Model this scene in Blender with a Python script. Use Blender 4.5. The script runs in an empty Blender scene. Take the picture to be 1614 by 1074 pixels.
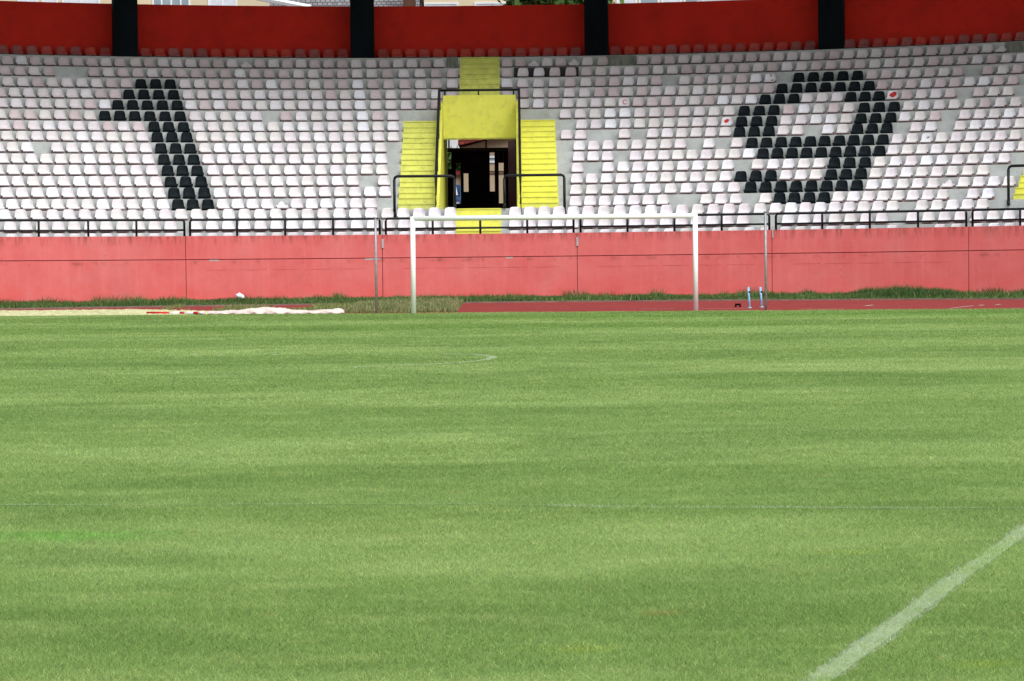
import bpy, bmesh, math, random
import numpy as np
from mathutils import Vector, Matrix
random.seed(7); rng = np.random.default_rng(11)
scene = bpy.context.scene
C = scene.collection
# ---------------------------------------------------------------- camera
F, CX, CY, ROLL, HOR, EYE = 4900.0, 807.0, 537.0, 0.0105, 375.0, 1.9
PITCH = math.atan((CY - HOR) / F)
cam_d = bpy.data.cameras.new('camera'); cam = bpy.data.objects.new('camera', cam_d); C.objects.link(cam)
cam_d.sensor_width = 36; cam_d.lens = 36 * F / 1614; cam_d.clip_end = 3000; cam_d.clip_start = 0.5
cam.matrix_world = Matrix.Translation((0, 0, EYE)) @ Matrix.Rotation(math.pi/2 - PITCH, 4, 'X') @ Matrix.Rotation(-ROLL, 4, 'Z')
scene.camera = cam
RV = Vector((1, 0, 0)); UV = Vector((0, math.sin(PITCH), math.cos(PITCH))); FV = Vector((0, math.cos(PITCH), -math.sin(PITCH)))
def ray(x, y):
    dx, dy = x - CX, y - CY
    xt, yt = dx - ROLL * dy, dy + ROLL * dx
    return RV * xt - UV * yt + FV * F
def ground(x, y, z=0.0):
    d = ray(x, y); t = (z - EYE) / d.z
    return Vector((d.x * t, d.y * t, z))
def at(x, y, Y):
    d = ray(x, y); t = Y / d.y
    return Vector((d.x * t, Y, EYE + d.z * t))
def proj(p):
    v = Vector(p) - Vector((0, 0, EYE)); z = v.dot(FV)
    xt, yt = F * v.dot(RV) / z, -F * v.dot(UV) / z
    return CX + xt + ROLL * yt, CY + yt - ROLL * xt
# ---------------------------------------------------------------- stand geometry
XC, RW = -1.04, 46.0
YC = 97.3 - RW
def PS(phi, r, z, flat=False):
    x = XC + r * math.sin(phi); y = YC + r * math.cos(phi)
    if not flat: z = z + ((x - XC) / 17.0) ** 2 * (0.05 + 0.012 * z)
    return Vector((x, y, z))
def RK(k): return RW + 0.75 + 0.87 * k
YT = {0: 380.5, 1: 361.3, 2: 343.0, 3: 327, 4: 309, 5: 291.5, 6: 274, 7: 256.8, 8: 239.5, 9: 222, 10: 206, 11: 189.4,
      12: 172.3, 13: 156, 14: 139.6, 15: 122.8, 16: 107, 17: 90.5}
ZK = {k: EYE + (HOR - y) * (YC + RK(k) - 0.2) / F for k, y in YT.items()}
def ZS(k): return ZK[k] - 0.035          # top of the concrete step k
RF = lambda k: RK(k) - 0.56               # front edge of step k
def phi_at(x, r, z):
    lo, hi = -0.7, 0.7
    for _ in range(40):
        m = (lo + hi) / 2
        if proj(PS(m, r, z))[0] < x: lo = m
        else: hi = m
    return lo
# ---------------------------------------------------------------- materials
def new_mat(name, rough=0.8, spec=0.3):
    m = bpy.data.materials.new(name); m.use_nodes = True
    b = m.node_tree.nodes['Principled BSDF']; b.inputs['Roughness'].default_value = rough
    b.inputs['Specular IOR Level'].default_value = spec
    return m, m.node_tree.nodes, m.node_tree.links, b
def mixc(N, L, f, a, b, mode='MIX'):
    n = N.new('ShaderNodeMix'); n.data_type = 'RGBA'; n.blend_type = mode
    for s, v in ((n.inputs[0], f), (n.inputs[6], a), (n.inputs[7], b)):
        if hasattr(v, 'links') or hasattr(v, 'is_linked'): L.new(v, s)
        elif isinstance(v, (int, float)): s.default_value = v
        else: s.default_value = (*v, 1) if len(v) == 3 else v
    return n.outputs[2]
def noise(N, L, co, scale, detail=4, rough=0.55, sc=None, lo=None, hi=None, dist=0.0):
    if sc is not None:
        mp = N.new('ShaderNodeMapping'); mp.inputs['Scale'].default_value = sc; L.new(co, mp.inputs[0]); co = mp.outputs[0]
    t = N.new('ShaderNodeTexNoise'); t.inputs['Scale'].default_value = scale; t.inputs['Detail'].default_value = detail
    t.inputs['Roughness'].default_value = rough; t.inputs['Distortion'].default_value = dist
    L.new(co, t.inputs['Vector']); o = t.outputs['Fac']
    if lo is not None:
        r = N.new('ShaderNodeMapRange'); r.inputs[1].default_value = lo; r.inputs[2].default_value = hi; L.new(o, r.inputs[0]); o = r.outputs[0]
    return o
def math_n(N, L, op, a, b=None):
    n = N.new('ShaderNodeMath'); n.operation = op
    for i, v in enumerate((a, b)):
        if v is None: continue
        if isinstance(v, (int, float)): n.inputs[i].default_value = v
        else: L.new(v, n.inputs[i])
    return n.outputs[0]
def pos(N): return N.new('ShaderNodeNewGeometry').outputs['Position']
def simple(name, col, rough=0.7, spec=0.3, var=0.15, scale=3.0, metal=0.0, bump=0.0, streak=False, dirt=None, dirtamt=0.3):
    m, N, L, b = new_mat(name, rough, spec); b.inputs['Metallic'].default_value = metal
    p = pos(N)
    f = noise(N, L, p, scale, 5, 0.6, sc=(1, 1, 0.25) if streak else None, lo=0.3, hi=0.7)
    c = mixc(N, L, f, tuple(v * (1 - var) for v in col), tuple(min(1, v * (1 + var)) for v in col))
    if dirt:
        f2 = noise(N, L, p, scale * 2.3, 6, 0.7, sc=(1.0, 1.0, 0.18) if streak else None, lo=0.5, hi=0.75)
        c = mixc(N, L, math_n(N, L, 'MULTIPLY', f2, dirtamt), c, dirt)
    L.new(c, b.inputs['Base Color'])
    if bump:
        bp = N.new('ShaderNodeBump'); bp.inputs['Strength'].default_value = bump; bp.inputs['Distance'].default_value = 0.02
        L.new(noise(N, L, p, scale * 8, 5), bp.inputs['Height']); L.new(bp.outputs[0], b.inputs['Normal'])
    return m
M = {}
M['black_seat'] = simple('black_seat', (0.005, 0.009, 0.012), 0.6, 0.08, 0.4, 5, dirt=(0.05, 0.06, 0.065), dirtamt=0.2)
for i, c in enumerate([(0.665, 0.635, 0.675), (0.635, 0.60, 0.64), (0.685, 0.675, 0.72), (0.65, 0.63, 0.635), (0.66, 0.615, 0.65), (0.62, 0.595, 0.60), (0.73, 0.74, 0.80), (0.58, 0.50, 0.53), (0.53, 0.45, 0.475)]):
    M['white_seat%d' % i] = simple('white_seat_%d' % i, c, 0.45, 0.35, 0.04, 4, dirt=(0.45, 0.41, 0.38), dirtamt=0.3)
M['seat_under_shade'] = simple('seat_under_shade', (0.30, 0.19, 0.19), 0.7, var=0.3)  # dark underside tone carries the shadow of the pan lip
for i, c in enumerate([(0.36, 0.055, 0.048), (0.42, 0.062, 0.05), (0.30, 0.08, 0.075), (0.46, 0.052, 0.035), (0.33, 0.10, 0.095)]):
    M['red_seat%d' % i] = simple('red_seat_%d' % i, c, 0.5, 0.25, 0.12, 5)
M['concrete'] = simple('concrete', (0.46, 0.485, 0.48), 0.9, 0.15, 0.15, 1.2, bump=0.2, dirt=(0.20, 0.21, 0.20), dirtamt=0.4)
M['shed'] = simple('corrugated_grey', (0.20, 0.21, 0.18), 0.7, var=0.4, scale=14, streak=True)
M['yellow'] = simple('yellow_paint', (0.75, 0.75, 0.12), 0.75, 0.25, 0.07, 1.8, bump=0.1, dirt=(0.40, 0.43, 0.12), dirtamt=0.5)
M['yellow_old'] = simple('yellow_paint_worn', (0.66, 0.68, 0.17), 0.85, 0.15, 0.10, 2.2, bump=0.15, dirt=(0.34, 0.38, 0.14), dirtamt=0.7)
M['yellow_edge_and_shade'] = simple('yellow_edge_and_shade', (0.42, 0.42, 0.08), 0.8, var=0.35)
M['black_metal'] = simple('black_metal', (0.006, 0.008, 0.011), 0.5, 0.25, 0.4, 6)
M['black_pillar'] = simple('black_pillar', (0.004, 0.007, 0.010), 0.8, 0.08, 0.5, 1.5, streak=True)
M['dark'] = simple('dark_panel', (0.006, 0.006, 0.006), 0.9, 0.05, 0.3)
M['maroon'] = simple('maroon_paint', (0.12, 0.022, 0.024), 0.6, 0.3, 0.25)
M['white_metal'] = simple('white_metal', (0.93, 0.94, 0.95), 0.6, 0.3, 0.02, 4)
M['grey_metal'] = simple('grey_metal', (0.34, 0.36, 0.38), 0.45, 0.5, 0.18, 9, metal=0.4)
M['roof_grey'] = simple('roof_grey', (0.35, 0.34, 0.33), 0.9, 0.1, 0.1)
M['cream'] = simple('cream_render', (0.62, 0.54, 0.38), 0.9, 0.1, 0.06, 0.7)
M['beige'] = simple('beige_render', (0.46, 0.37, 0.25), 0.9, 0.1, 0.08, 0.9)
M['brown'] = simple('brown_wood', (0.09, 0.045, 0.03), 0.8, 0.2, 0.2)
M['white_frame'] = simple('white_frame', (0.75, 0.78, 0.82), 0.5, 0.3, 0.05)
M['glass'] = simple('window_glass', (0.25, 0.32, 0.38), 0.08, 0.9, 0.25, 0.8)
M['blind'] = simple('pale_blind', (0.62, 0.66, 0.72), 0.6, 0.2, 0.1)
M['blue_car'] = simple('blue_car_paint', (0.015, 0.055, 0.15), 0.25, 0.6, 0.05)
M['tyre'] = simple('tyre_rubber', (0.02, 0.02, 0.02), 0.8)
M['lamp'] = simple('lamp_lens', (0.8, 0.8, 0.78), 0.1, 0.8, 0.05)
M['blue_post'] = simple('blue_post', (0.28, 0.52, 0.78), 0.5, 0.3, 0.3, 12)
M['tarp'] = simple('tarp', (0.72, 0.64, 0.58), 0.75, 0.2, 0.15, 2.5, bump=0.5)
M['white_plastic'] = simple('white_plastic', (0.85, 0.85, 0.87), 0.4)
M['red_paint'] = simple('red_paint', (0.55, 0.02, 0.02), 0.5, 0.3, 0.15)
M['graffiti_dark'] = simple('graffiti_dark', (0.03, 0.02, 0.03), 0.6)
M['bark'] = simple('bark', (0.12, 0.09, 0.06), 0.9)
M['sand'] = simple('sand', (0.62, 0.61, 0.34), 0.95, 0.1, 0.25, 3.5, bump=0.6, dirt=(0.10, 0.13, 0.05), dirtamt=0.8)
M['kerb'] = simple('kerb_concrete', (0.22, 0.15, 0.13), 0.9, 0.1, 0.25, 3)
M['yard'] = simple('yard', (0.14, 0.13, 0.12), 0.95, 0.1, 0.2, 0.8)
M['flower'] = simple('pale_flower', (0.6, 0.55, 0.35), 0.8)

def wall_mat(name, base, dark, stain, vjoints=None):
    """painted concrete: rain streaks from the top edge, blotches, faint shutter lines"""
    m, N, L, b = new_mat(name, 0.82, 0.2)
    p = pos(N); sep = N.new('ShaderNodeSeparateXYZ'); L.new(p, sep.inputs[0])
    f1 = noise(N, L, p, 0.9, 6, 0.65, lo=0.3, hi=0.72)
    c = mixc(N, L, f1, base, dark)
    fg = noise(N, L, p, 0.55, 6, 0.7, lo=0.5, hi=0.8, dist=0.5)
    c = mixc(N, L, math_n(N, L, 'MULTIPLY', fg, 0.45), c, (base[0] * 0.82, base[1] * 1.35, base[2] * 1.3))
    jn = N.new('ShaderNodeMapRange'); jn.inputs[1].default_value = 0.10; jn.inputs[2].default_value = 0.0
    L.new(math_n(N, L, 'ABSOLUTE', math_n(N, L, 'SUBTRACT', sep.outputs[2], 1.235)), jn.inputs[0])
    fj = noise(N, L, p, 2.5, 6, 0.7, sc=(1, 1, 0.6), lo=0.5, hi=0.68)
    c = mixc(N, L, math_n(N, L, 'MULTIPLY', math_n(N, L, 'MULTIPLY', fj, jn.outputs[0]), 0.7), c, stain)
    f2 = noise(N, L, p, 2.2, 6, 0.65, sc=(1.6, 1.6, 0.12), lo=0.42, hi=0.75)
    c = mixc(N, L, math_n(N, L, 'MULTIPLY', f2, 0.28), c, dark)
    f2b = noise(N, L, p, 3.3, 4, 0.6, sc=(2.2, 2.2, 0.1), lo=0.5, hi=0.8)
    c = mixc(N, L, math_n(N, L, 'MULTIPLY', f2b, 0.16), c, tuple(min(1, v * 1.5 + 0.03) for v in base))
    top = N.new('ShaderNodeMapRange'); top.inputs[1].default_value = 1.72; top.inputs[2].default_value = 2.06
    L.new(sep.outputs[2], top.inputs[0])
    f3 = noise(N, L, p, 4.0, 6, 0.7, sc=(1.5, 1.5, 0.25), lo=0.46, hi=0.62)
    c = mixc(N, L, math_n(N, L, 'MULTIPLY', math_n(N, L, 'MULTIPLY', f3, top.outputs[0]), 0.75), c, stain)
    bot = N.new('ShaderNodeMapRange'); bot.inputs[1].default_value = 0.75; bot.inputs[2].default_value = 0.05; L.new(sep.outputs[2], bot.inputs[0])
    f4 = noise(N, L, p, 1.3, 5, 0.6, lo=0.35, hi=0.65)
    c = mixc(N, L, math_n(N, L, 'MULTIPLY', math_n(N, L, 'MULTIPLY', f4, bot.outputs[0]), 0.7), c, (base[0] * 1.0, base[1] * 0.55, base[2] * 0.5))
    f5 = noise(N, L, p, 9, 3, 0.5, lo=0.70, hi=0.76)
    c = mixc(N, L, math_n(N, L, 'MULTIPLY', f5, 0.5), c, stain)
    L.new(c, b.inputs['Base Color'])
    bp = N.new('ShaderNodeBump'); bp.inputs['Strength'].default_value = 0.25; bp.inputs['Distance'].default_value = 0.02
    L.new(noise(N, L, p, 9, 5), bp.inputs['Height']); L.new(bp.outputs[0], b.inputs['Normal'])
    return m
M['salmon'] = wall_mat('salmon_wall', (0.73, 0.175, 0.170), (0.64, 0.118, 0.115), (0.22, 0.05, 0.045))
M['groove'] = simple('wall_groove', (0.10, 0.02, 0.02), 0.9, 0.1, 0.5, 3)
M['darkred'] = simple('dark_red_wall', (0.60, 0.024, 0.013), 0.75, 0.15, 0.12, 0.7, streak=False, dirt=(0.36, 0.016, 0.012), dirtamt=0.6)

def grass_color(N, L):
    p = pos(N); sep = N.new('ShaderNodeSeparateXYZ'); L.new(p, sep.inputs[0])
    # mowing bands: 4.3 m each, edges wandering a little
    w = noise(N, L, p, 0.22, 2)
    w2 = noise(N, L, p, 0.05, 2, sc=(0.7, 1.3, 1), dist=0.4)
    yy = math_n(N, L, 'ADD', sep.outputs[1], math_n(N, L, 'MULTIPLY', w, 2.2))
    yy = math_n(N, L, 'ADD', yy, math_n(N, L, 'MULTIPLY', math_n(N, L, 'SUBTRACT', w2, 0.5), 8.0))
    yy = math_n(N, L, 'ADD', yy, math_n(N, L, 'MULTIPLY', sep.outputs[0], -0.02))
    s = math_n(N, L, 'SINE', math_n(N, L, 'MULTIPLY', math_n(N, L, 'SUBTRACT', yy, 18.6), math.pi / 4.3))
    r = N.new('ShaderNodeMapRange'); r.inputs[1].default_value = -0.25; r.inputs[2].default_value = 0.25; L.new(s, r.inputs[0])
    patch = noise(N, L, p, 0.13, 3, 0.5, lo=0.38, hi=0.62)
    band = math_n(N, L, 'MULTIPLY', r.outputs[0], math_n(N, L, 'ADD', math_n(N, L, 'MULTIPLY', patch, 0.60), 0.38))
    dk, lt = (0.208, 0.345, 0.090), (0.450, 0.605, 0.230)
    c = mixc(N, L, math_n(N, L, 'ADD', math_n(N, L, 'MULTIPLY', band, 0.54), 0.27), dk, lt)
    n1 = noise(N, L, p, 0.7, 6, 0.62, sc=(0.8, 1.0, 1), lo=0.3, hi=0.7)
    c = mixc(N, L, math_n(N, L, 'MULTIPLY', math_n(N, L, 'SUBTRACT', 1.0, n1), 0.62), c, (0.212, 0.338, 0.083))
    n2 = noise(N, L, p, 1.6, 5, 0.65, sc=(0.6, 1, 1), lo=0.50, hi=0.80)
    c = mixc(N, L, math_n(N, L, 'MULTIPLY', n2, 0.5), c, (0.54, 0.65, 0.27))
    n3 = noise(N, L, p, 0.28, 5, 0.62, sc=(0.7, 1, 1), lo=0.50, hi=0.68, dist=0.9)
    c = mixc(N, L, math_n(N, L, 'MULTIPLY', n3, 0.6), c, (0.160, 0.285, 0.070))
    n4 = noise(N, L, p, 3.5, 3, 0.6, lo=0.62, hi=0.78)
    c = mixc(N, L, math_n(N, L, 'MULTIPLY', n4, 0.45), c, (0.52, 0.53, 0.24))
    return c
m, N, L, b = new_mat('turf_soil', 0.95, 0.1)
c = mixc(N, L, 1.0, grass_color(N, L), (0.80, 0.80, 0.75), 'MULTIPLY')
fn = noise(N, L, pos(N), 60, 3, 0.7, lo=0.35, hi=0.65)
c = mixc(N, L, fn, mixc(N, L, 1.0, c, (0.6, 0.65, 0.6), 'MULTIPLY'), c)
L.new(c, b.inputs['Base Color']); M['turf'] = m
def blade_mat(name, base=None):
    m, N, L, b = new_mat(name, 0.6, 0.25)
    at_ = N.new('ShaderNodeAttribute'); at_.attribute_name = 'tint'
    if base is None:
        c = mixc(N, L, 1.0, grass_color(N, L), at_.outputs['Color'], 'MULTIPLY')
        ap = N.new('ShaderNodeAttribute'); ap.attribute_name = 'paint'
        c = mixc(N, L, ap.outputs['Fac'], c, (0.66, 0.72, 0.62))
    else: c = at_.outputs['Color']
    L.new(c, b.inputs['Base Color'])
    tr = N.new('ShaderNodeBsdfTranslucent'); L.new(c, tr.inputs[0])
    ms = N.new('ShaderNodeMixShader'); ms.inputs[0].default_value = 0.4
    L.new(b.outputs[0], ms.inputs[1]); L.new(tr.outputs[0], ms.inputs[2])
    out = [n for n in N if n.type == 'OUTPUT_MATERIAL'][0]; L.new(ms.outputs[0], out.inputs[0])
    return m
M['blade'] = blade_mat('grass_blade'); M['weed'] = blade_mat('weed_blade', 1)
# track: red rubber
m, N, L, b = new_mat('track_rubber', 0.9, 0.15); p = pos(N)
c = mixc(N, L, noise(N, L, p, 0.8, 6, 0.65, lo=0.3, hi=0.7), (0.31, 0.046, 0.043), (0.24, 0.035, 0.033))
c = mixc(N, L, math_n(N, L, 'MULTIPLY', noise(N, L, p, 5, 5, 0.7, lo=0.55, hi=0.7), 0.6), c, (0.32, 0.16, 0.12))
L.new(c, b.inputs['Base Color']); M['track'] = m
def worn_white(name, lo, hi):
    m, N, L, b = new_mat(name, 0.85, 0.1); p = pos(N)
    f = math_n(N, L, 'MULTIPLY', noise(N, L, p, 1.3, 3, 0.6, lo=0.25, hi=0.65), noise(N, L, p, 45, 3, 0.7, lo=lo, hi=hi))
    c = mixc(N, L, f, mixc(N, L, 1.0, grass_color(N, L), (0.8, 0.82, 0.8), 'MULTIPLY'), (0.58, 0.63, 0.54)); L.new(c, b.inputs['Base Color']); return m
M['turf_line'] = worn_white('turf_line_paint', 0.44, 0.78); M['faint_line'] = worn_white('faint_line_paint', 0.45, 0.75)
M['lane_paint'] = simple('lane_paint', (0.62, 0.52, 0.48), 0.8, 0.2, 0.3, 4)
# roof tiles
def tile_mat(name, a, bb):
    m, N, L, b = new_mat(name, 0.8, 0.2)
    t = N.new('ShaderNodeTexBrick'); t.inputs['Scale'].default_value = 1.0
    t.inputs['Brick Width'].default_value = 0.22; t.inputs['Row Height'].default_value = 0.16; t.inputs['Mortar Size'].default_value = 0.02
    t.inputs['Color1'].default_value = (*a, 1); t.inputs['Color2'].default_value = (*bb, 1); t.inputs['Mortar'].default_value = (*[v * 0.35 for v in a], 1)
    tc = N.new('ShaderNodeTexCoord'); sp = N.new('ShaderNodeSeparateXYZ'); cb = N.new('ShaderNodeCombineXYZ')
    L.new(tc.outputs['Object'], sp.inputs[0]); L.new(sp.outputs[0], cb.inputs[0]); L.new(sp.outputs[2], cb.inputs[1]); L.new(cb.outputs[0], t.inputs['Vector'])
    L.new(t.outputs['Color'], b.inputs['Base Color']); return m
M['tile_grey'] = tile_mat('grey_roof_tiles', (0.17, 0.17, 0.18), (0.26, 0.26, 0.27))
M['tile_red'] = tile_mat('maroon_roof_tiles', (0.20, 0.035, 0.03), (0.26, 0.05, 0.04))
# ---------------------------------------------------------------- object helpers
def tag(o, label=None, cat=None, group=None, kind=None):
    if label: o['label'] = label
    if cat: o['category'] = cat
    if group: o['group'] = group
    if kind: o['kind'] = kind
    return o
def empty(name, loc, label, cat, group=None):
    o = bpy.data.objects.new(name, None); o.empty_display_size = 0.2; C.objects.link(o); o.location = loc
    return tag(o, label, cat, group)
def put(name, bm, mats, parent=None, smooth=False, label=None):
    me = bpy.data.meshes.new(name); bmesh.ops.recalc_face_normals(bm, faces=bm.faces)
    if parent is not None:
        pl = parent.location.copy(); pp = parent.parent
        while pp: pl += pp.location; pp = pp.parent
        bmesh.ops.translate(bm, verts=bm.verts, vec=-pl)
    bm.to_mesh(me); bm.free()
    for mm in (mats if isinstance(mats, (list, tuple)) else [mats]): me.materials.append(mm)
    if smooth:
        for p_ in me.polygons: p_.use_smooth = True
    o = bpy.data.objects.new(name, me); C.objects.link(o)
    if parent is not None: o.parent = parent
    if label: o['label'] = label
    return o
def box(bm, x0, x1, y0, y1, z0, z1, mi=0):
    vs = [bm.verts.new((x, y, z)) for z in (z0, z1) for x, y in ((x0, y0), (x1, y0), (x1, y1), (x0, y1))]
    for f in ((3, 2, 1, 0), (4, 5, 6, 7), (0, 1, 5, 4), (1, 2, 6, 5), (2, 3, 7, 6), (3, 0, 4, 7)):
        bm.faces.new([vs[i] for i in f]).material_index = mi
def tube(bm, pts, r, n=8, cap=True):
    pts = [Vector(p) for p in pts]; rings = []
    for i, p in enumerate(pts):
        a = pts[max(0, i - 1)]; c_ = pts[min(len(pts) - 1, i + 1)]; d = (c_ - a).normalized()
        u = d.cross(Vector((0.13, 0.07, 1)) if abs(d.z) < 0.9 else Vector((0, 1, 0.1))).normalized(); v = d.cross(u)
        rings.append([bm.verts.new(p + (u * math.cos(t) + v * math.sin(t)) * r) for t in [2 * math.pi * j / n for j in range(n)]])
    for a, c_ in zip(rings, rings[1:]):
        for j in range(n): bm.faces.new((a[j], a[(j + 1) % n], c_[(j + 1) % n], c_[j]))
    if cap: bm.faces.new(rings[0]); bm.faces.new(rings[-1][::-1])
def ring(bm, ph0, ph1, r0, r1, z0, z1, n=None, mi=0, z0b=None):
    """curved block between two angles; closed"""
    n = n or max(1, int(abs(ph1 - ph0) / 0.02)); cols = []
    for i in range(n + 1):
        ph = ph0 + (ph1 - ph0) * i / n
        cols.append([bm.verts.new(PS(ph, r, z)) for r, z in ((r0, z0), (r1, z0), (r1, z1), (r0, z1))])
    for a, c_ in zip(cols, cols[1:]):
        for j in range(4): bm.faces.new((a[j], a[(j + 1) % 4], c_[(j + 1) % 4], c_[j])).material_index = mi
    bm.faces.new(cols[0]).material_index = mi; bm.faces.new(cols[-1][::-1]).material_index = mi
def uph(u, r): return math.asin(u / r)
PH = 0.47        # half angle of the built stand
# ---------------------------------------------------------------- ground, pitch, track
def sheet(name, pts, mat, z, kind='structure'):
    bm = bmesh.new(); vs = [bm.verts.new((x, y, z)) for x, y in pts]; bm.faces.new(vs)
    o = put(name, bm, mat); o['kind'] = kind; return o
sheet('ground', [(-900, -60), (900, -60), (900, 1500), (-900, 1500)], M['yard'], -0.012)
# grass edge from the photograph: slightly slanted behind the goal line
eL, eR = ground(0, 498.6), ground(1614, 486.8)
def edgeY(x): return eL.y + (x - eL.x) * (eR.y - eL.y) / (eR.x - eL.x)
sheet('pitch', [(-45, -40), (45, -40), (45, edgeY(45)), (-45, edgeY(-45))], M['turf'], 0.0)
sheet('running_track', [(-45, edgeY(-45)), (45, edgeY(45)), (45, 99), (-45, 99)], M['track'], -0.004)
# weed bed between the track kerb and the wall
bm = bmesh.new(); n = 60; pr = None
for i in range(n + 1):
    ph = -0.6 + 1.2 * i / n
    a = bm.verts.new(PS(ph, 39.9, 0.03, True)); c_ = bm.verts.new(PS(ph, 46.2, 0.05, True))
    if pr: bm.faces.new((pr[0], a, c_, pr[1]))
    pr = (a, c_)
put('verge', bm, simple('verge_soil', (0.10, 0.11, 0.05), 0.95))['kind'] = 'structure'
bm = bmesh.new()
def ringf(bm, ph0, ph1, r0, r1, z0, z1, n):
    cols = []
    for i in range(n + 1):
        ph = ph0 + (ph1 - ph0) * i / n
        cols.append([bm.verts.new(PS(ph, r, z, True)) for r, z in ((r0, z0), (r1, z0), (r1, z1), (r0, z1))])
    for a, c_ in zip(cols, cols[1:]):
        for j in range(4): bm.faces.new((a[j], a[(j + 1) % 4], c_[(j + 1) % 4], c_[j]))
ringf(bm, -0.6, 0.6, 39.82, 39.9, -0.05, 0.035, 60)
put('kerb', bm, M['kerb'])['kind'] = 'structure'

# ---- pitch lines (traced on the ground plane, then built as strips 12 cm wide)
def dens(pts, step=0.25):
    out = []
    for a, c_ in zip(pts, pts[1:]):
        k = max(1, int((c_ - a).length / step))
        out += [a.lerp(c_, i / k) for i in range(k)]
    return out + [pts[-1]]
def strip(name, pts, w, mat, z=0.004):
    bm = bmesh.new(); pts = dens(pts); pr = None
    for i, p in enumerate(pts):
        d = (pts[min(i + 1, len(pts) - 1)] - pts[max(0, i - 1)]).normalized(); nn = Vector((-d.y, d.x, 0)) * w / 2
        a = bm.verts.new((p.x + nn.x, p.y + nn.y, z)); c_ = bm.verts.new((p.x - nn.x, p.y - nn.y, z))
        if pr: bm.faces.new((pr[0], a, c_, pr[1]))
        pr = (a, c_)
    o = put(name, bm, mat); o['kind'] = 'structure'; return pts
G = ground
lineA = [G(x, y) for x, y in ((-500, 799), (0, 797), (400, 795.6), (780, 795.6), (880, 798), (960, 800.2), (1614, 802), (2100, 804))]
pB = [G(x, y) for x, y in ((1284, 1079), (1387, 1004), (1459, 949), (1514, 908), (1614, 838))]
lineB = [pB[0] + (pB[0] - pB[1]) * 2.5] + pB + [pB[-1] + (pB[-1] - pB[-2]) * 4]
lineC = [G(x, y) for x, y in ((560, 579.5), (680, 574.6), (730, 571.8), (757, 569.2), (773, 565.8), (778, 563.6), (770, 561.2), (748, 559.4), (700, 558.4))]
lineD = [G(x, y) for x, y in ((240, 590), (330, 589), (410, 588))]
lines = []
for pts, w, st in ((lineA, 0.10, 0.70), (lineB, 0.125, 0.85), (lineC, 0.15, 1.3), (lineD, 0.12, 0.22)):
    lines.append((strip('pitch_line', pts, w * (0.85 if w > 0.11 else 0.4), M['turf_line'] if st > 0.3 and w > 0.11 else M['faint_line']), w, st))
# ---- grass blades, one unique mesh
def npnoise(x, y, s, seed):
    r = np.random.default_rng(seed); g = r.random((256, 256)); u, v = x * s + 500, y * s + 500
    i, j = np.floor(u).astype(int), np.floor(v).astype(int); a, c_ = u - i, v - j
    a = a * a * (3 - 2 * a); c_ = c_ * c_ * (3 - 2 * c_); q = lambda m, n_: g[m % 256, n_ % 256]
    return (q(i, j) * (1 - a) + q(i + 1, j) * a) * (1 - c_) + (q(i, j + 1) * (1 - a) + q(i + 1, j + 1) * a) * c_
def blade_mesh(name, X, Y, Z, H, W, lean, tint, mat, paint=None):
    n = len(X); th = rng.random(n) * math.pi; la = rng.random(n) * 2 * math.pi; ll = lean * H * rng.random(n)
    ca, sa = np.cos(th) * W / 2, np.sin(th) * W / 2
    V = np.empty((n, 3, 3)); V[:, 0] = np.c_[X - ca, Y - sa, Z]; V[:, 1] = np.c_[X + ca, Y + sa, Z]
    V[:, 2] = np.c_[X + ll * np.cos(la), Y + ll * np.sin(la), Z + H]
    me = bpy.data.meshes.new(name); me.vertices.add(n * 3); me.vertices.foreach_set('co', V.ravel().astype(np.float32))
    me.loops.add(n * 3); me.loops.foreach_set('vertex_index', np.arange(n * 3, dtype=np.int32))
    me.polygons.add(n); me.polygons.foreach_set('loop_start', np.arange(0, n * 3, 3, dtype=np.int32)); me.update(calc_edges=True)
    a = me.attributes.new('tint', 'FLOAT_COLOR', 'POINT'); a.data.foreach_set('color', np.repeat(np.c_[tint, np.ones(n)], 3, axis=0).ravel().astype(np.float32))
    if paint is not None:
        a = me.attributes.new('paint', 'FLOAT', 'POINT'); a.data.foreach_set('value', np.repeat(paint, 3).astype(np.float32))
    me.materials.append(mat); o = bpy.data.objects.new(name, me); C.objects.link(o); return o
Xs, Ys, Ws = [], [], []
for y0, y1, d in ((10.5, 16, 8500), (16, 22, 4800), (22, 30, 2300), (30, 42, 1100), (42, 58, 700), (58, 81.5, 520)):
    hw = y1 * 0.1665 + 0.9; nn = int(d * (y1 - y0) * 2 * hw)
    x = (rng.random(nn) * 2 - 1) * hw; y = y0 + rng.random(nn) * (y1 - y0)
    k_ = (np.abs(x) < y * 0.1665 + 0.8); x, y = x[k_], y[k_]
    Xs.append(x); Ys.append(y); Ws.append(np.maximum(0.0030, y * 0.00017) * (0.7 + 0.6 * rng.random(len(x))))
X, Y, W = map(np.concatenate, (Xs, Ys, Ws))
ed = eL.y + (X - eL.x) * (eR.y - eL.y) / (eR.x - eL.x) - 0.05 + 0.25 * npnoise(X, Y * 0, 1.3, 3)
k_ = Y < ed; X, Y, W = X[k_], Y[k_], W[k_]; n = len(X)
H = 0.009 + 0.012 * rng.random(n) + 0.006 * npnoise(X, Y, 2.0, 5)
tint = np.ones((n, 3)) * (0.52 + 0.98 * rng.random(n))[:, None]
dry = rng.random(n) < (0.05 + 0.12 * (npnoise(X, Y, 0.9, 8) ** 2)); tint[dry] *= np.array([1.55, 1.22, 1.5])
def ell(px, py, rx, ry):
    c0 = G(px, py); a = abs(G(px + rx, py).x - c0.x); b_ = abs(G(px, py - ry).y - c0.y)
    return np.clip(1.4 - np.sqrt(((X - c0.x) / a) ** 2 + ((Y - c0.y) / b_) ** 2) - 0.7 * npnoise(X, Y, 6, 9), 0, 1)[:, None]
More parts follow.
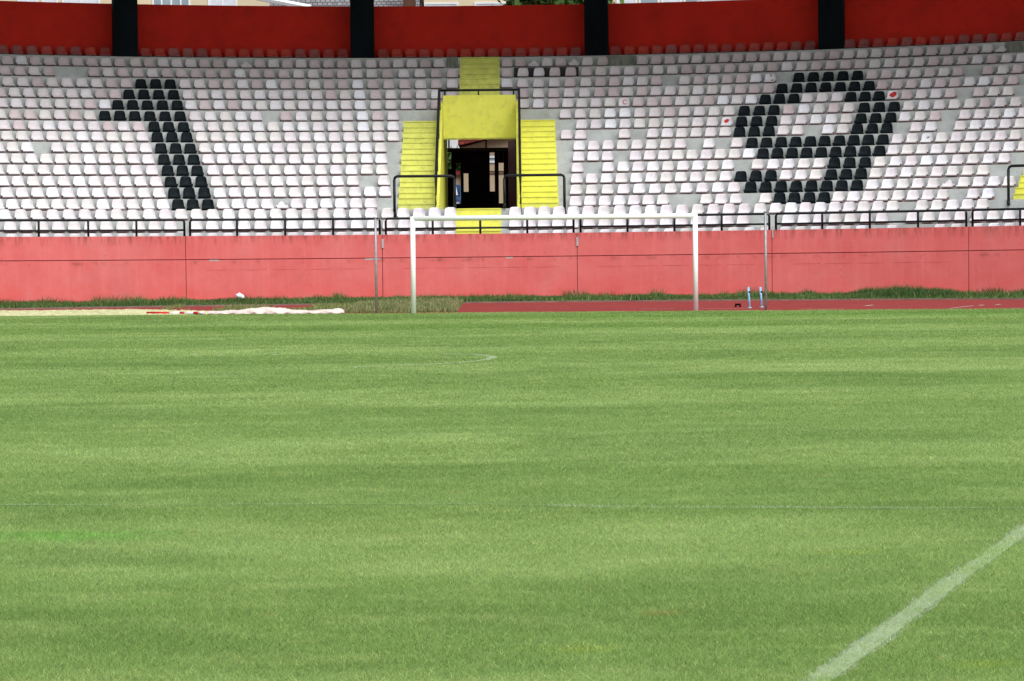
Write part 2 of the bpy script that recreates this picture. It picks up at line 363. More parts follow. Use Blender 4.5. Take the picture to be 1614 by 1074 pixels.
for e, mul in ((ell(90, 846, 190, 11), (0.62, 1.06, 0.58)), (ell(1062, 968, 50, 6), (1.5, 0.85, 0.9)), (ell(900, 1026, 90, 9), (1.14, 1.08, 0.72)),
               (ell(1340, 872, 60, 4), (1.22, 1.1, 0.8)), (ell(1560, 1050, 90, 8), (1.12, 1.08, 0.72)), (ell(240, 948, 40, 6), (0.8, 1.1, 0.7)), (ell(1285, 686, 28, 3), (0.6, 0.8, 0.7)),
               (ell(760, 516, 1100, 7), (0.72, 0.85, 0.62)), (ell(1250, 497, 900, 5), (0.72, 0.9, 0.6))):
    tint *= 1 + e * (np.array(mul) - 1)
paint = np.zeros(n)
for pts, w, st in lines:
    P = np.array([(p.x, p.y) for p in pts]); dmin = np.full(n, 9.0)
    cand = np.where((Y > P[:, 1].min() - 0.4) & (Y < P[:, 1].max() + 0.4) & (X > P[:, 0].min() - 0.4) & (X < P[:, 0].max() + 0.4))[0]
    for a, c_ in zip(P, P[1:]):
        v = c_ - a; L2 = (v ** 2).sum() + 1e-9; t = np.clip(((X[cand] - a[0]) * v[0] + (Y[cand] - a[1]) * v[1]) / L2, 0, 1)
        dmin[cand] = np.minimum(dmin[cand], np.hypot(X[cand] - a[0] - t * v[0], Y[cand] - a[1] - t * v[1]))
    wob = w / 2 * (0.80 + 0.45 * npnoise(X, Y, 9, 21) + 0.18 * rng.random(n))
    wear = np.clip((npnoise(X, Y, 0.7, 23) * 0.6 + npnoise(X, Y, 2.6, 22) * 0.4 - (0.36 if w < 0.11 else 0.12)) * 2.2, 0.04, 1.0)
    ins = (dmin < wob) & (rng.random(n) < st * 1.5 * wear)
    paint[ins] = 0.40 + 0.6 * rng.random(ins.sum())
for px, py in ((307, 559), (346, 559.5), (417, 559), (433, 560), (592, 559.5), (868, 559), (705, 565)):
    c0 = G(px, py); q = (np.abs(X - c0.x) < 0.04) & (np.abs(Y - c0.y) < 0.12); paint[q] = 1.0
g = blade_mesh('pitch_grass', X, Y, np.zeros(n), H, W, 2.2, tint, M['blade'], paint); tag(g, 'mown green pitch grass with light and dark mowing bands', 'grass', kind='stuff')
# fallen scraps of white paper on the pitch
# ---- weeds at the foot of the wall
def weeds(name, n, phr, rr, hfun, col, label):
    ph = phr[0] + (phr[1] - phr[0]) * rng.random(n); r = rr[0] + (rr[1] - rr[0]) * rng.random(n) ** 0.8
    x = XC + r * np.sin(ph); y = YC + r * np.cos(ph)
    h = 0.85 * hfun(x, y) * (0.35 + 0.9 * rng.random(n)); keep = h > 0.02; x, y, h = x[keep], y[keep], h[keep]; n = len(x)
    t = np.array(col) * (0.45 + 1.1 * rng.random(n))[:, None]; t *= (0.7 + 0.6 * npnoise(x, y, 0.8, 31))[:, None]
    yl = rng.random(n) < 0.05; t[yl] = np.array([0.38, 0.36, 0.12])
    o = blade_mesh(name, x, y, np.full(n, 0.02), h, 0.018 + 0.02 * rng.random(n), 0.9, t, M['weed']); return tag(o, label, 'weeds', kind='stuff')
clump = lambda x, y: 0.05 + 0.12 * npnoise(x, y, 0.7, 41) ** 1.5 + 0.22 * npnoise(x, y, 1.7, 42) ** 5
weeds('weeds', 90000, (-0.45, 0.45), (40.1, 45.95), clump, (0.105, 0.19, 0.055), 'dark green weeds growing along the foot of the salmon wall')
def heap(x, y):
    c0 = G(1450, 472); return 0.42 * np.clip(1 - ((x - c0.x) / 2.2) ** 2, 0, 1) * np.clip(npnoise(x, y, 1.5, 44) + 0.1, 0, 1)
weeds('weeds', 26000, (0.18, 0.34), (41.5, 44.5), heap, (0.07, 0.15, 0.045), 'taller leafy weed clump against the right part of the wall')
def tallw(x, y): return np.where(npnoise(x, y * 0, 1.1, 47) > 0.80, 0.30, 0.0)
weeds('weeds', 9000, (-0.45, 0.45), (45.0, 45.9), tallw, (0.18, 0.20, 0.08), 'thin tall weed stalks standing against the salmon wall')
# dry grass patch on the track between tarp and goal
nd = 26000; a0, a1 = G(545, 491), G(722, 489)
x = a0.x + (a1.x - a0.x) * rng.random(nd); y = 80.3 + 10.8 * rng.random(nd); h = (0.05 + 0.17 * npnoise(x, y, 1.5, 51)) * (0.4 + 0.8 * rng.random(nd))
kk = (npnoise(x, y, 0.6, 52) > 0.12) & (x < a1.x + 0.3 - (y - 80) * 0.02 - 1.3 * npnoise(x * 0, y, 1.4, 58) * rng.random(nd)); x, y, h = x[kk], y[kk], h[kk]; nd = len(x)
t = np.where((rng.random(nd) < 0.5)[:, None], np.array([[0.46, 0.45, 0.22]]), np.array([[0.20, 0.28, 0.10]])) * (0.6 + 0.7 * rng.random(nd))[:, None]
tag(blade_mesh('dry_grass', x, y, np.full(nd, 0.0), h, 0.02 + 0.02 * rng.random(nd), 1.0, t, M['weed']), 'patch of dry yellowish grass overgrowing the track left of the goal', 'dry grass', kind='stuff')
# tufts on the track near the long jump pit
nt = 9000; x = G(250, 490).x + (G(545, 490).x - G(250, 490).x) * rng.random(nt); y = 81.5 + 9 * rng.random(nt)
kk = npnoise(x, y, 0.8, 53) > 0.62; x, y = x[kk], y[kk]; nt = len(x)
t = np.array([[0.24, 0.33, 0.11]]) * (0.6 + 0.9 * rng.random(nt))[:, None]
tag(blade_mesh('weeds', x, y, np.full(nt, 0.0), 0.04 + 0.10 * rng.random(nt), 0.02 + 0.02 * rng.random(nt), 1.0, t, M['weed']), 'loose green tufts growing through the track behind the tarp', 'weeds', kind='stuff')
# sand pit
bm = bmesh.new(); nx, ny = 120, 14; s0, s1 = G(-60, 495).x - 1.0, G(330, 495).x; grid = []
for i in range(nx + 1):
    col_ = []
    for j in range(ny + 1):
        xx = s0 + (s1 - s0) * i / nx; t_ = i / nx; fade = min(1, (1 - t_) * 3.5)
        yy = 80.5 + (0.6 + 4.6 * fade) * j / ny + 0.25 * random.random() * (j == ny)
        e = math.sin(math.pi * j / ny)
        col_.append(bm.verts.new((xx, yy, 0.002 + (0.05 + 0.05 * random.random()) * e)))
    grid.append(col_)
for i in range(nx):
    for j in range(ny): bm.faces.new((grid[i][j], grid[i + 1][j], grid[i + 1][j + 1], grid[i][j + 1]))
put('sand', bm, M['sand'], smooth=True)['kind'] = 'structure'
# lane marks
for (x0, y0, x1, y1) in ((1010, 487.4, 1062, 487.2), (1102, 487.2, 1178, 486.4), (1364, 482.6, 1376, 481.0), (1497, 486.6, 1534, 482.2), (1544, 481.8, 1550, 481), (1570, 480.8, 1576, 480), (1265, 487.5, 1330, 486.7), (1590, 486.2, 1614, 485.9)):
    strip('lane_line', [G(x0, y0), G(x1, y1)], 0.07 if y0 > 485.5 else 0.10, M['lane_paint'], 0.003)
# ---------------------------------------------------------------- grandstand
stand = empty('grandstand', (XC, 97.3, 0), 'curved football grandstand with salmon front wall, stepped terrace and dark red rear wall', 'grandstand')
VU = 1.36   # half width of the doorway cut
ZFL = ZS(3)
bm = bmesh.new()
def step_block(k, ph0, ph1):
    ring(bm, ph0, ph1, RF(k), RF(k + 1) + 0.05 if k < 17 else RF(k) + 1.2, ZS(k) - 0.75, ZS(k))
for k in range(18):
    r = RF(k) + 0.4
    if 3 <= k <= 11:
        step_block(k, -PH, -uph(VU + 0.05, r)); step_block(k, uph(VU + 0.05, r), PH)
    else: step_block(k, -PH, PH)
ter = put('terrace', bm, M['concrete'], stand)
# doorway floor, side walls, ceiling
bm = bmesh.new()
ring(bm, -uph(VU + 0.05, 50), uph(VU + 0.05, 50), RF(3) + 0.003, RF(17) + 2, ZFL - 0.4, ZFL - 0.003, n=2)
put('doorway_floor', bm, M['concrete'], stand)
YB = YC + RF(12) - 0.12    # plane of the yellow panel
for sgn in (-1, 1):
    bm = bmesh.new()
    x0 = XC + sgn * VU; x1 = XC + sgn * (VU - 0.10)
    y0, y1 = YC + RF(3) + 0.06, YB + 6.5
    prof = [(y0, ZFL - 0.3), (y1, ZFL - 0.3), (y1, 5.9), (YB + 0.3, 5.45), (YB + 0.15, ZS(12) + 0.3), (y0, ZFL + 0.12)]
    va = [bm.verts.new((x0, y, z)) for y, z in prof]; vb = [bm.verts.new((x1, y, z)) for y, z in prof]
    bm.faces.new(va); bm.faces.new(vb[::-1])
    for i in range(len(prof)): bm.faces.new((va[i], va[(i + 1) % 6], vb[(i + 1) % 6], vb[i]))
    put('doorway_side_wall', bm, M['yellow'], stand)
zt, zb = at(755, 150.2, YB).z, at(755, 217.6, YB).z
bm = bmesh.new(); box(bm, XC - VU + 0.102, XC + VU - 0.102, YB, YB + 0.2, zb, zt); 
put('doorway_panel', bm, M['yellow'], stand)
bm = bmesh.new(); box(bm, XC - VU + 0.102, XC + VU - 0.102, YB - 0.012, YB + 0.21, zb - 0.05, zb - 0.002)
put('panel_edge', bm, M['yellow_edge_and_shade'], stand)
bm = bmesh.new(); box(bm, XC - VU + 0.102, XC + VU - 0.102, YB + 0.22, YB + 6.4, zb + 0.04, zb + 0.15)
for v in bm.verts:
    if v.co.y > YB + 3: v.co.z += 0.5
put('tunnel_ceiling', bm, M['roof_grey'], stand)
# front wall in five slabs with recessed joints
ztop, zmid = 2.035, at(603, 407, 97.3).z
jph = [phi_at(x, RW, 1.0) for x in (293, 603, 910, 1217, 1527)]
angs = [-PH - 0.05, jph[0] - 0.155] + jph + [jph[-1] + 0.155]
bm = bmesh.new(); ring(bm, -PH - 0.06, PH + 0.09, RW + 0.035, RW + 0.45, -0.2, ztop - 0.03); put('wall_core', bm, M['groove'], stand)
for a, c_ in zip(angs, angs[1:] + [PH + 0.09]):
    bm = bmesh.new(); ring(bm, a + 0.0002, c_ - 0.0002, RW, RW + 0.034, zmid + 0.012, ztop); ring(bm, a + 0.0002, c_ - 0.0002, RW + 0.0345, RW + 0.48, ztop - 0.029, ztop)
    put('upper_wall_slab', bm, M['salmon'], stand)
    bm = bmesh.new(); ring(bm, a + 0.0002, c_ - 0.0002, RW - 0.022, RW + 0.034, -0.2, zmid - 0.012)
    put('lower_wall_slab', bm, M['salmon'], stand)
# thin shutter line and pale repairs
bm = bmesh.new()
for a, c_ in zip(jph, jph[1:]): ring(bm, a + 0.012, c_ - 0.01, RW - 0.024, RW + 0.01, zmid - 0.335, zmid - 0.328)
put('shutter_line', bm, simple('shutter_line', (0.42, 0.06, 0.06), 0.9, var=0.4, scale=2), stand)
bm = bmesh.new()
for px in (603, 910): 
    p0 = phi_at(px, RW, 1.9); ring(bm, p0 - 0.0007, p0 + 0.0007, RW - 0.03, RW + 0.01, 1.62, 1.9)
p0 = phi_at(1218, RW, 1.9); ring(bm, p0 - 0.0004, p0 + 0.0004, RW - 0.024, RW + 0.01, 1.8, 2.04)
for x0, x1 in ((575, 600), (798, 808), (330, 345)):
    ring(bm, phi_at(x0, RW, 1.3), phi_at(x1, RW, 1.3), RW - 0.025, RW + 0.02, zmid - 0.05, zmid - 0.011)
put('grey_patch', bm, simple('grey_filler', (0.45, 0.43, 0.42), 0.9), stand)
# rear wall
RR = RF(17) + 1.15
zr = at(756, 9.3, YC + RR).z
bm = bmesh.new()
pd = uph(VU + 0.1, RR)
ring(bm, -PH, -pd, RR, RR + 0.3, 2.4, zr); ring(bm, pd, PH, RR, RR + 0.3, 2.4, zr); ring(bm, -pd, pd, RR, RR + 0.3, 6.0, zr)
put('rear_wall', bm, M['darkred'], stand)
bm = bmesh.new(); ring(bm, -PH - 0.002, PH + 0.002, RR - 0.03, RR + 0.33, zr + 0.002, zr + 0.03)
# pillars and roof
for k_i, (xa, xb) in enumerate(((-195, -157), (179.5, 217.5), (553, 590), (921, 958), (1289.5, 1328.5), (1662, 1702))):
    rp = RF(17) + 0.02
    pa, pb = phi_at(xa, rp, 9), phi_at(xb, rp, 9)
    b2 = bmesh.new(); ring(b2, pa, pb, rp, rp + 0.7, ZS(16) - 0.3, 13.5, n=2)
    put('pillar', b2, M['black_pillar'], stand)
bm.free()
bm = bmesh.new(); n_ = 40; pr = None
ROOF0, ROOF1 = 50.6, RR + 1.0
for i in range(n_ + 1):
    ph = -PH - 0.05 + (2 * PH + 0.1) * i / n_
    q = [bm.verts.new(PS(ph, r, z)) for r, z in ((ROOF0, 14.1), (ROOF1, 13.2), (ROOF1, 13.5), (ROOF0, 14.4))]
    if pr:
        for j in range(4): bm.faces.new((pr[j], pr[(j + 1) % 4], q[(j + 1) % 4], q[j]))
    pr = q
put('roof', bm, M['roof_grey'], stand)
# yellow stairways
def stairs(u0, u1, k0, k1, name='stairway', top_half=True, radial=False, mat=None):
    bm = bmesh.new(); r00 = RF(k0)
    top_first = not (k0 == 13)
    for k in range(k0, k1 + 1):
        r = RF(k); a, c_ = (uph(u0, r00), uph(u1, r00)) if radial else (uph(u0, r + 0.4), uph(u1, r + 0.4))
        rise = (ZS(k) - ZS(k - 1)) if k > 0 else 0.35
        # full-height tread lies on the concrete step, half step stands in front of it
        ring(bm, a, c_, r - 0.004, RF(k + 1) - 0.30 if k < k1 else r + 0.6, ZS(k) - rise + 0.01, ZS(k) + 0.004, n=3)
        if (k > k0 and k0 > 0) or (top_half and top_first):
            ring(bm, a, c_, r - 0.305, r - 0.0045, ZS(k) - rise - 0.02, ZS(k) - rise * 0.5, n=3)
            ring(bm, a + 0.0003, c_ - 0.0003, r - 0.322, r - 0.3055, ZS(k) - rise * 0.5 - 0.035, ZS(k) - rise * 0.5 + 0.003, n=3)
        ring(bm, a + 0.0003, c_ - 0.0003, r - 0.020, r - 0.0045, ZS(k) - 0.028, ZS(k) + 0.007, n=3)
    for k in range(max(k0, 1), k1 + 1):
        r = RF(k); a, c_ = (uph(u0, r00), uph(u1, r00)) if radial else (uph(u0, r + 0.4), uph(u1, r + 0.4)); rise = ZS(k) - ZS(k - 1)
        ring(bm, a + 0.001, c_ - 0.001, r - 0.014, r - 0.0030, ZS(k) - 0.042, ZS(k) - 0.027, n=3, mi=1)  # dark strips under the nosings, painted in as their shadow
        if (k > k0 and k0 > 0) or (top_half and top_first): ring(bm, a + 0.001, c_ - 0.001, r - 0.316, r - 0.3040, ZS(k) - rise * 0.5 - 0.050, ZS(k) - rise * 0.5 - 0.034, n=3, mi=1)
    st_ = put(name, bm, [mat or M['yellow'], M['yellow_edge_and_shade']], stand)
    return st_
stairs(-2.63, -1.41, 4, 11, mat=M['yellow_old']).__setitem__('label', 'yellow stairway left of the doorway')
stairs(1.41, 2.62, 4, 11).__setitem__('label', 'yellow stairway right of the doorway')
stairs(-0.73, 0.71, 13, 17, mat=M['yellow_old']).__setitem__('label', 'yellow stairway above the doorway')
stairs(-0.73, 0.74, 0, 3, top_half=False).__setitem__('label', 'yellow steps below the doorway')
# far right stairway of the next doorway
ur = RF(4) * math.sin(phi_at(1600, RF(4), ZS(4)))
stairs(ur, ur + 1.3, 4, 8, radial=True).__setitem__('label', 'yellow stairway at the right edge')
# expose shed-grey patches in row gaps
for x0, x1, k in ((703, 722, 17), (955, 1003, 17), (1584, 1614, 17)):
    bm = bmesh.new(); ring(bm, phi_at(x0, RF(k), ZK[k]), phi_at(x1, RF(k), ZK[k]), RF(k) - 0.006, RF(k) + 0.05, ZS(k - 1) + 0.01, ZS(k) - 0.01)
    put('riser_board', bm, M['shed'], stand)
bm = bmesh.new()
for x0, x1, k in ((810, 912, 16),):
    ring(bm, phi_at(x0, RF(k), ZK[k]), phi_at(x1, RF(k), ZK[k]), RF(k) - 0.006, RF(k) + 0.05, ZS(k - 1) + 0.01, ZS(k) - 0.01)
put('riser_board', bm, simple('dark_riser', (0.05, 0.045, 0.05), 0.9, var=0.5), stand)
# tunnel door leaf and black gate behind
bm = bmesh.new(); yl = YB + 6.2
p0, p1 = at(800.5, 221, yl), at(812.5, 326, yl)
vs = [bm.verts.new(v) for v in ((XC + VU - 0.12, YB + 6.0, ZFL), (p0.x, YB + 7.4, ZFL), (p0.x, YB + 7.4, p0.z), (XC + VU - 0.12, YB + 6.0, p0.z))]
f = bm.faces.new(vs); r_ = bmesh.ops.extrude_face_region(bm, geom=[f]); bmesh.ops.translate(bm, verts=[v for v in r_['geom'] if isinstance(v, bmesh.types.BMVert)], vec=(0.04, 0.02, 0))
put('door', bm, M['maroon'], stand)
yg = YB + 8.6
gate = empty('gate', (XC, yg, 2.7), 'black boarded gate with narrow slots standing behind the doorway tunnel', 'gate')
def s12(x, y): return at(690 + x / 5.114, 130 + y / 5.114, yg)
slots = [(68, 108, 565, 702), (145, 183, 650, 980), (207, 245, 735, 883), (418, 457, 565, 880), (490, 530, 650, 975)]
xl, xr = s12(10, 800).x - 1.2, s12(640, 800).x + 1.0
ztp, zbt = s12(300, 533).z, 2.6
bm = bmesh.new(); cur = xl
for (a, c_, t0, t1) in slots:
    xa, xb, za, zb_ = s12(a, 600).x, s12(c_, 600).x, s12(a, t0).z, s12(a, t1).z
    box(bm, cur, xa, yg, yg + 0.06, zbt, ztp); box(bm, xa + 0.0005, xb - 0.0005, yg + 0.002, yg + 0.058, za, ztp - 0.002); box(bm, xa + 0.0005, xb - 0.0005, yg + 0.002, yg + 0.058, zbt, zb_)
    cur = xb
box(bm, cur, xr, yg, yg + 0.06, zbt, ztp); put('gate_panel', bm, M['dark'], gate)
bm = bmesh.new(); box(bm, xl, xr, yg - 0.05, yg - 0.002, ztp - 0.1, ztp + 0.02)
xp = s12(390, 500).x; box(bm, xp - 0.03, xp + 0.03, yg - 0.04, yg, ztp + 0.021, s12(390, 455).z + 0.5)
xp = s12(90, 500).x; box(bm, xp - 0.03, xp + 0.03, yg - 0.04, yg, ztp + 0.021, s12(90, 455).z + 0.5)
put('gate_frame', bm, M['black_metal'], gate)
# ---------------------------------------------------------------- railings
railn = ['leftmost wall-top railing panel, cut by the left picture edge', 'second wall-top railing panel from the left, left of the goal',
         'wall-top railing panel directly behind the left half of the goal and yellow steps', 'wall-top railing panel behind the right goal post',
         'wall-top railing below the digit 9, starting right of the grey net pole', 'rightmost wall-top railing panel, cut by the right picture edge']
rails = [(-16, 61, 139, 215, 290.5), (299.5, 373.5, 449.5, 525, 598.5), (608, 682, 757, 831, 904), (915, 989, 1063, 1137.5, 1212.5), (1223, 1296, 1371, 1447, 1523), (1533, 1608, 1683, 1757, 1832)]
zrt = ztop + 0.50; rr_ = RW + 0.12
for lab, xs in zip(railn, rails):
    ph = [phi_at(x, rr_, 2.3) for x in xs]
    t = empty('railing', PS(ph[0], rr_, ztop), 'black tubular ' + lab.replace('panel ', 'panel '), 'railing', 'railings along the top of the salmon wall')
    bm = bmesh.new(); c = 0.0016; n_ = 16
    path = [PS(ph[0], rr_, ztop - 0.02), PS(ph[0], rr_, zrt - 0.07), PS(ph[0] + c * 0.3, rr_, zrt - 0.02), PS(ph[0] + c, rr_, zrt)]
    path += [PS(ph[0] + (ph[-1] - ph[0]) * i / n_, rr_, zrt) for i in range(1, n_)]
    path += [PS(ph[-1] - c, rr_, zrt), PS(ph[-1] - c * 0.3, rr_, zrt - 0.02), PS(ph[-1], rr_, zrt - 0.07), PS(ph[-1], rr_, ztop - 0.02)]
    tube(bm, path, 0.037); put('top_rail', bm, M['black_metal'], t, True)
    bm = bmesh.new(); tube(bm, [PS(ph[0] + (ph[-1] - ph[0]) * i / n_, rr_, ztop + 0.185) for i in range(n_ + 1)], 0.032); put('middle_rail', bm, M['black_metal'], t, True)
    for q in ph[1:-1]:
        bm = bmesh.new(); tube(bm, [PS(q, rr_, ztop - 0.02), PS(q, rr_, zrt - 0.01)], 0.036); put('post', bm, M['black_metal'], t, True)
# cable ties of pale pipe between the panels
def guard(xa, xb, yt, ya, yb, label, kb=3, rr0=None):
    r = rr0 or RF(3) - 0.05; pa, pb = phi_at(xa, r, 3.5), phi_at(xb, r, 3.5)
    d = (YC + r * math.cos(pa)); zt_ = at((xa + xb) / 2, yt, YC + r * math.cos((pa + pb) / 2)).z
    if abs((pa + pb) / 2) > 0.1: zt_ -= ((r * math.sin((pa + pb) / 2)) / 17) ** 2 * (0.05 + 0.012 * zt_)
    za, zb_ = at(xa, ya, d).z, at(xb, yb, d).z
    t = empty('guard_rail', PS(pa, r, za), label, 'guard rail', 'black guard rails in front of the yellow stairs')
    c = 0.0022; bm = bmesh.new()
    path = [PS(pa, r, zt_ - 0.1), PS(pa + c * 0.3, r, zt_ - 0.03), PS(pa + c, r, zt_), PS((pa + pb) / 2, r, zt_), PS(pb - c, r, zt_), PS(pb - c * 0.3, r, zt_ - 0.03), PS(pb, r, zt_ - 0.1)]
    tube(bm, path, 0.045); put('top_rail', bm, M['black_metal'], t, True)
    for q, z in ((pa, za), (pb, zb_)):
        bm = bmesh.new(); tube(bm, [PS(q, r, z - 0.02), PS(q, r, zt_ - 0.1)], 0.045); tube(bm, [PS(q, r, z - 0.02), PS(q, r, z + 0.12)], 0.05); put('post', bm, M['black_metal'], t, True)
guard(621.5, 716.5, 278, 341, 328, 'black guard rail in front of the left yellow stairway')
guard(795, 889.5, 276.3, 327, 340, 'black guard rail in front of the right yellow stairway')
guard(1589.5, 1690, 260.5, 327.5, 326, 'black guard rail at the far right edge beside the yellow step')
# rails beside and over the doorway
t = empty('doorway_railing', (XC, YB, ZFL), 'black railing framing the yellow doorway, running up both sides and over the panel', 'railing')
xa, xb = at(692.5, 142.5, YB).x, at(818, 142.5, YB).x; ztr = at(755, 142.3, YB).z
for nm, x in (('side_rail', xa), ('side_rail', xb)):
    bm = bmesh.new(); y0 = YC + RF(3) + 0.1
    xo = XC + (VU + 0.0) * (1 if x > XC else -1)
    tube(bm, [(xo, y0, ZFL - 0.1), (xo, y0, ZFL + 0.95), (x, YB - 0.3, ztr), (x, YB, ztr)], 0.042)
    tube(bm, [(xo, y0, ZFL + 0.45), (x, YB - 0.05, ztr - 0.5)], 0.026)
    for q in (0.33, 0.66, 0.97):
        yy = y0 + (YB - 0.3 - y0) * q; zz = ZFL + 0.95 + (ztr - ZFL - 0.95) * q; tube(bm, [(xo, yy, zz - 1.1), (xo, yy, zz)], 0.028)
    put(nm, bm, M['black_metal'], t, True)
bm = bmesh.new(); tube(bm, [(xa, YB, ztr), (xb, YB, ztr)], 0.042); put('top_rail', bm, M['black_metal'], t, True)
for px in (701, 754, 809.5):
    bm = bmesh.new(); x = at(px, 146, YB).x; tube(bm, [(x, YB + 0.06, zt - 0.02), (x, YB + 0.02, ztr)], 0.026); put('post', bm, M['black_metal'], t, True)
# ---------------------------------------------------------------- seats
def seat_mesh(name, mats, broken=False, h=0.345, seed=0, lip=0.0):
    prof = [(0.06, -0.004, 0.26), (-0.10, -0.004, 0.32), (-0.185, 0.002, 0.345), (-0.205, 0.030, 0.352), (-0.214, 0.038, 0.362), (-0.208, 0.060, 0.378), (-0.18, 0.070, 0.385), (0.04, 0.055, 0.392),
            (0.115, 0.070, 0.392), (0.150, 0.110, 0.390), (0.168, 0.17, 0.380), (0.180, 0.24, 0.364), (0.190, 0.300, 0.344), (0.200, h - 0.012, 0.318), (0.212, h, 0.300), (0.226, h - 0.012, 0.312),
            (0.232, h - 0.06, 0.33), (0.225, 0.12, 0.38), (0.18, 0.01, 0.36)]
    if broken: prof = [(y, z if z < 0.13 else 0.13 + (z - 0.13) * 0.62, w if z < 0.13 else w * (1 - (z - 0.13) * 1.5)) for y, z, w in prof]
    prof = [(y, z, w + (lip if i < 6 else 0)) for i, (y, z, w) in enumerate(prof)]
    bm = bmesh.new(); rows = []; nx = 8; rs = random.Random(seed)
    for i, (y, z, w) in enumerate(prof):
        row = []
        for j in range(nx + 1):
            t = -1 + 2 * j / nx; y2, z2 = y, z
            if 5 <= i <= 9: z2 += 0.022 * t ** 4
            if i >= 8: y2 -= 0.050 * t ** 4
            if 12 <= i <= 15: z2 -= 0.022 * abs(t) ** 5
            if broken and 11 <= i <= 16: z2 -= 0.05 * t * t + 0.015 * math.sin(j * 1.3)
            row.append(bm.verts.new((t * w / 2, y2, z2)))
        rows.append(row)
    for i, (a, c_) in enumerate(zip(rows, rows[1:])):
        for j in range(nx):
            f = bm.faces.new((a[j], a[j + 1], c_[j + 1], c_[j])); f.smooth = True
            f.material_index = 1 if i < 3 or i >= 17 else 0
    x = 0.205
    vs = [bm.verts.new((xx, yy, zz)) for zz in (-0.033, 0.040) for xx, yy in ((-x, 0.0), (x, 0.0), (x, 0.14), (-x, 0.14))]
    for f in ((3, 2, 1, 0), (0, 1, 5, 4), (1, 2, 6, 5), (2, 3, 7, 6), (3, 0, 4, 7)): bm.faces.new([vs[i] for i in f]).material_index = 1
    me = bpy.data.meshes.new(name); bm.to_mesh(me); bm.free()
    for m_ in mats: me.materials.append(m_)
    return me
NW = 9
WH = [seat_mesh('stadium_seat', (M['white_seat%d' % i], M['seat_under_shade'])) for i in range(NW)]
BR = seat_mesh('stadium_seat', (M['white_seat1'], M['seat_under_shade']), True, seed=1)
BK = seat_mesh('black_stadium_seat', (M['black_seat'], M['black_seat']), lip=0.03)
RD = [seat_mesh('stadium_seat', (M['red_seat%d' % i], M['seat_under_shade'])) for i in range(5)]
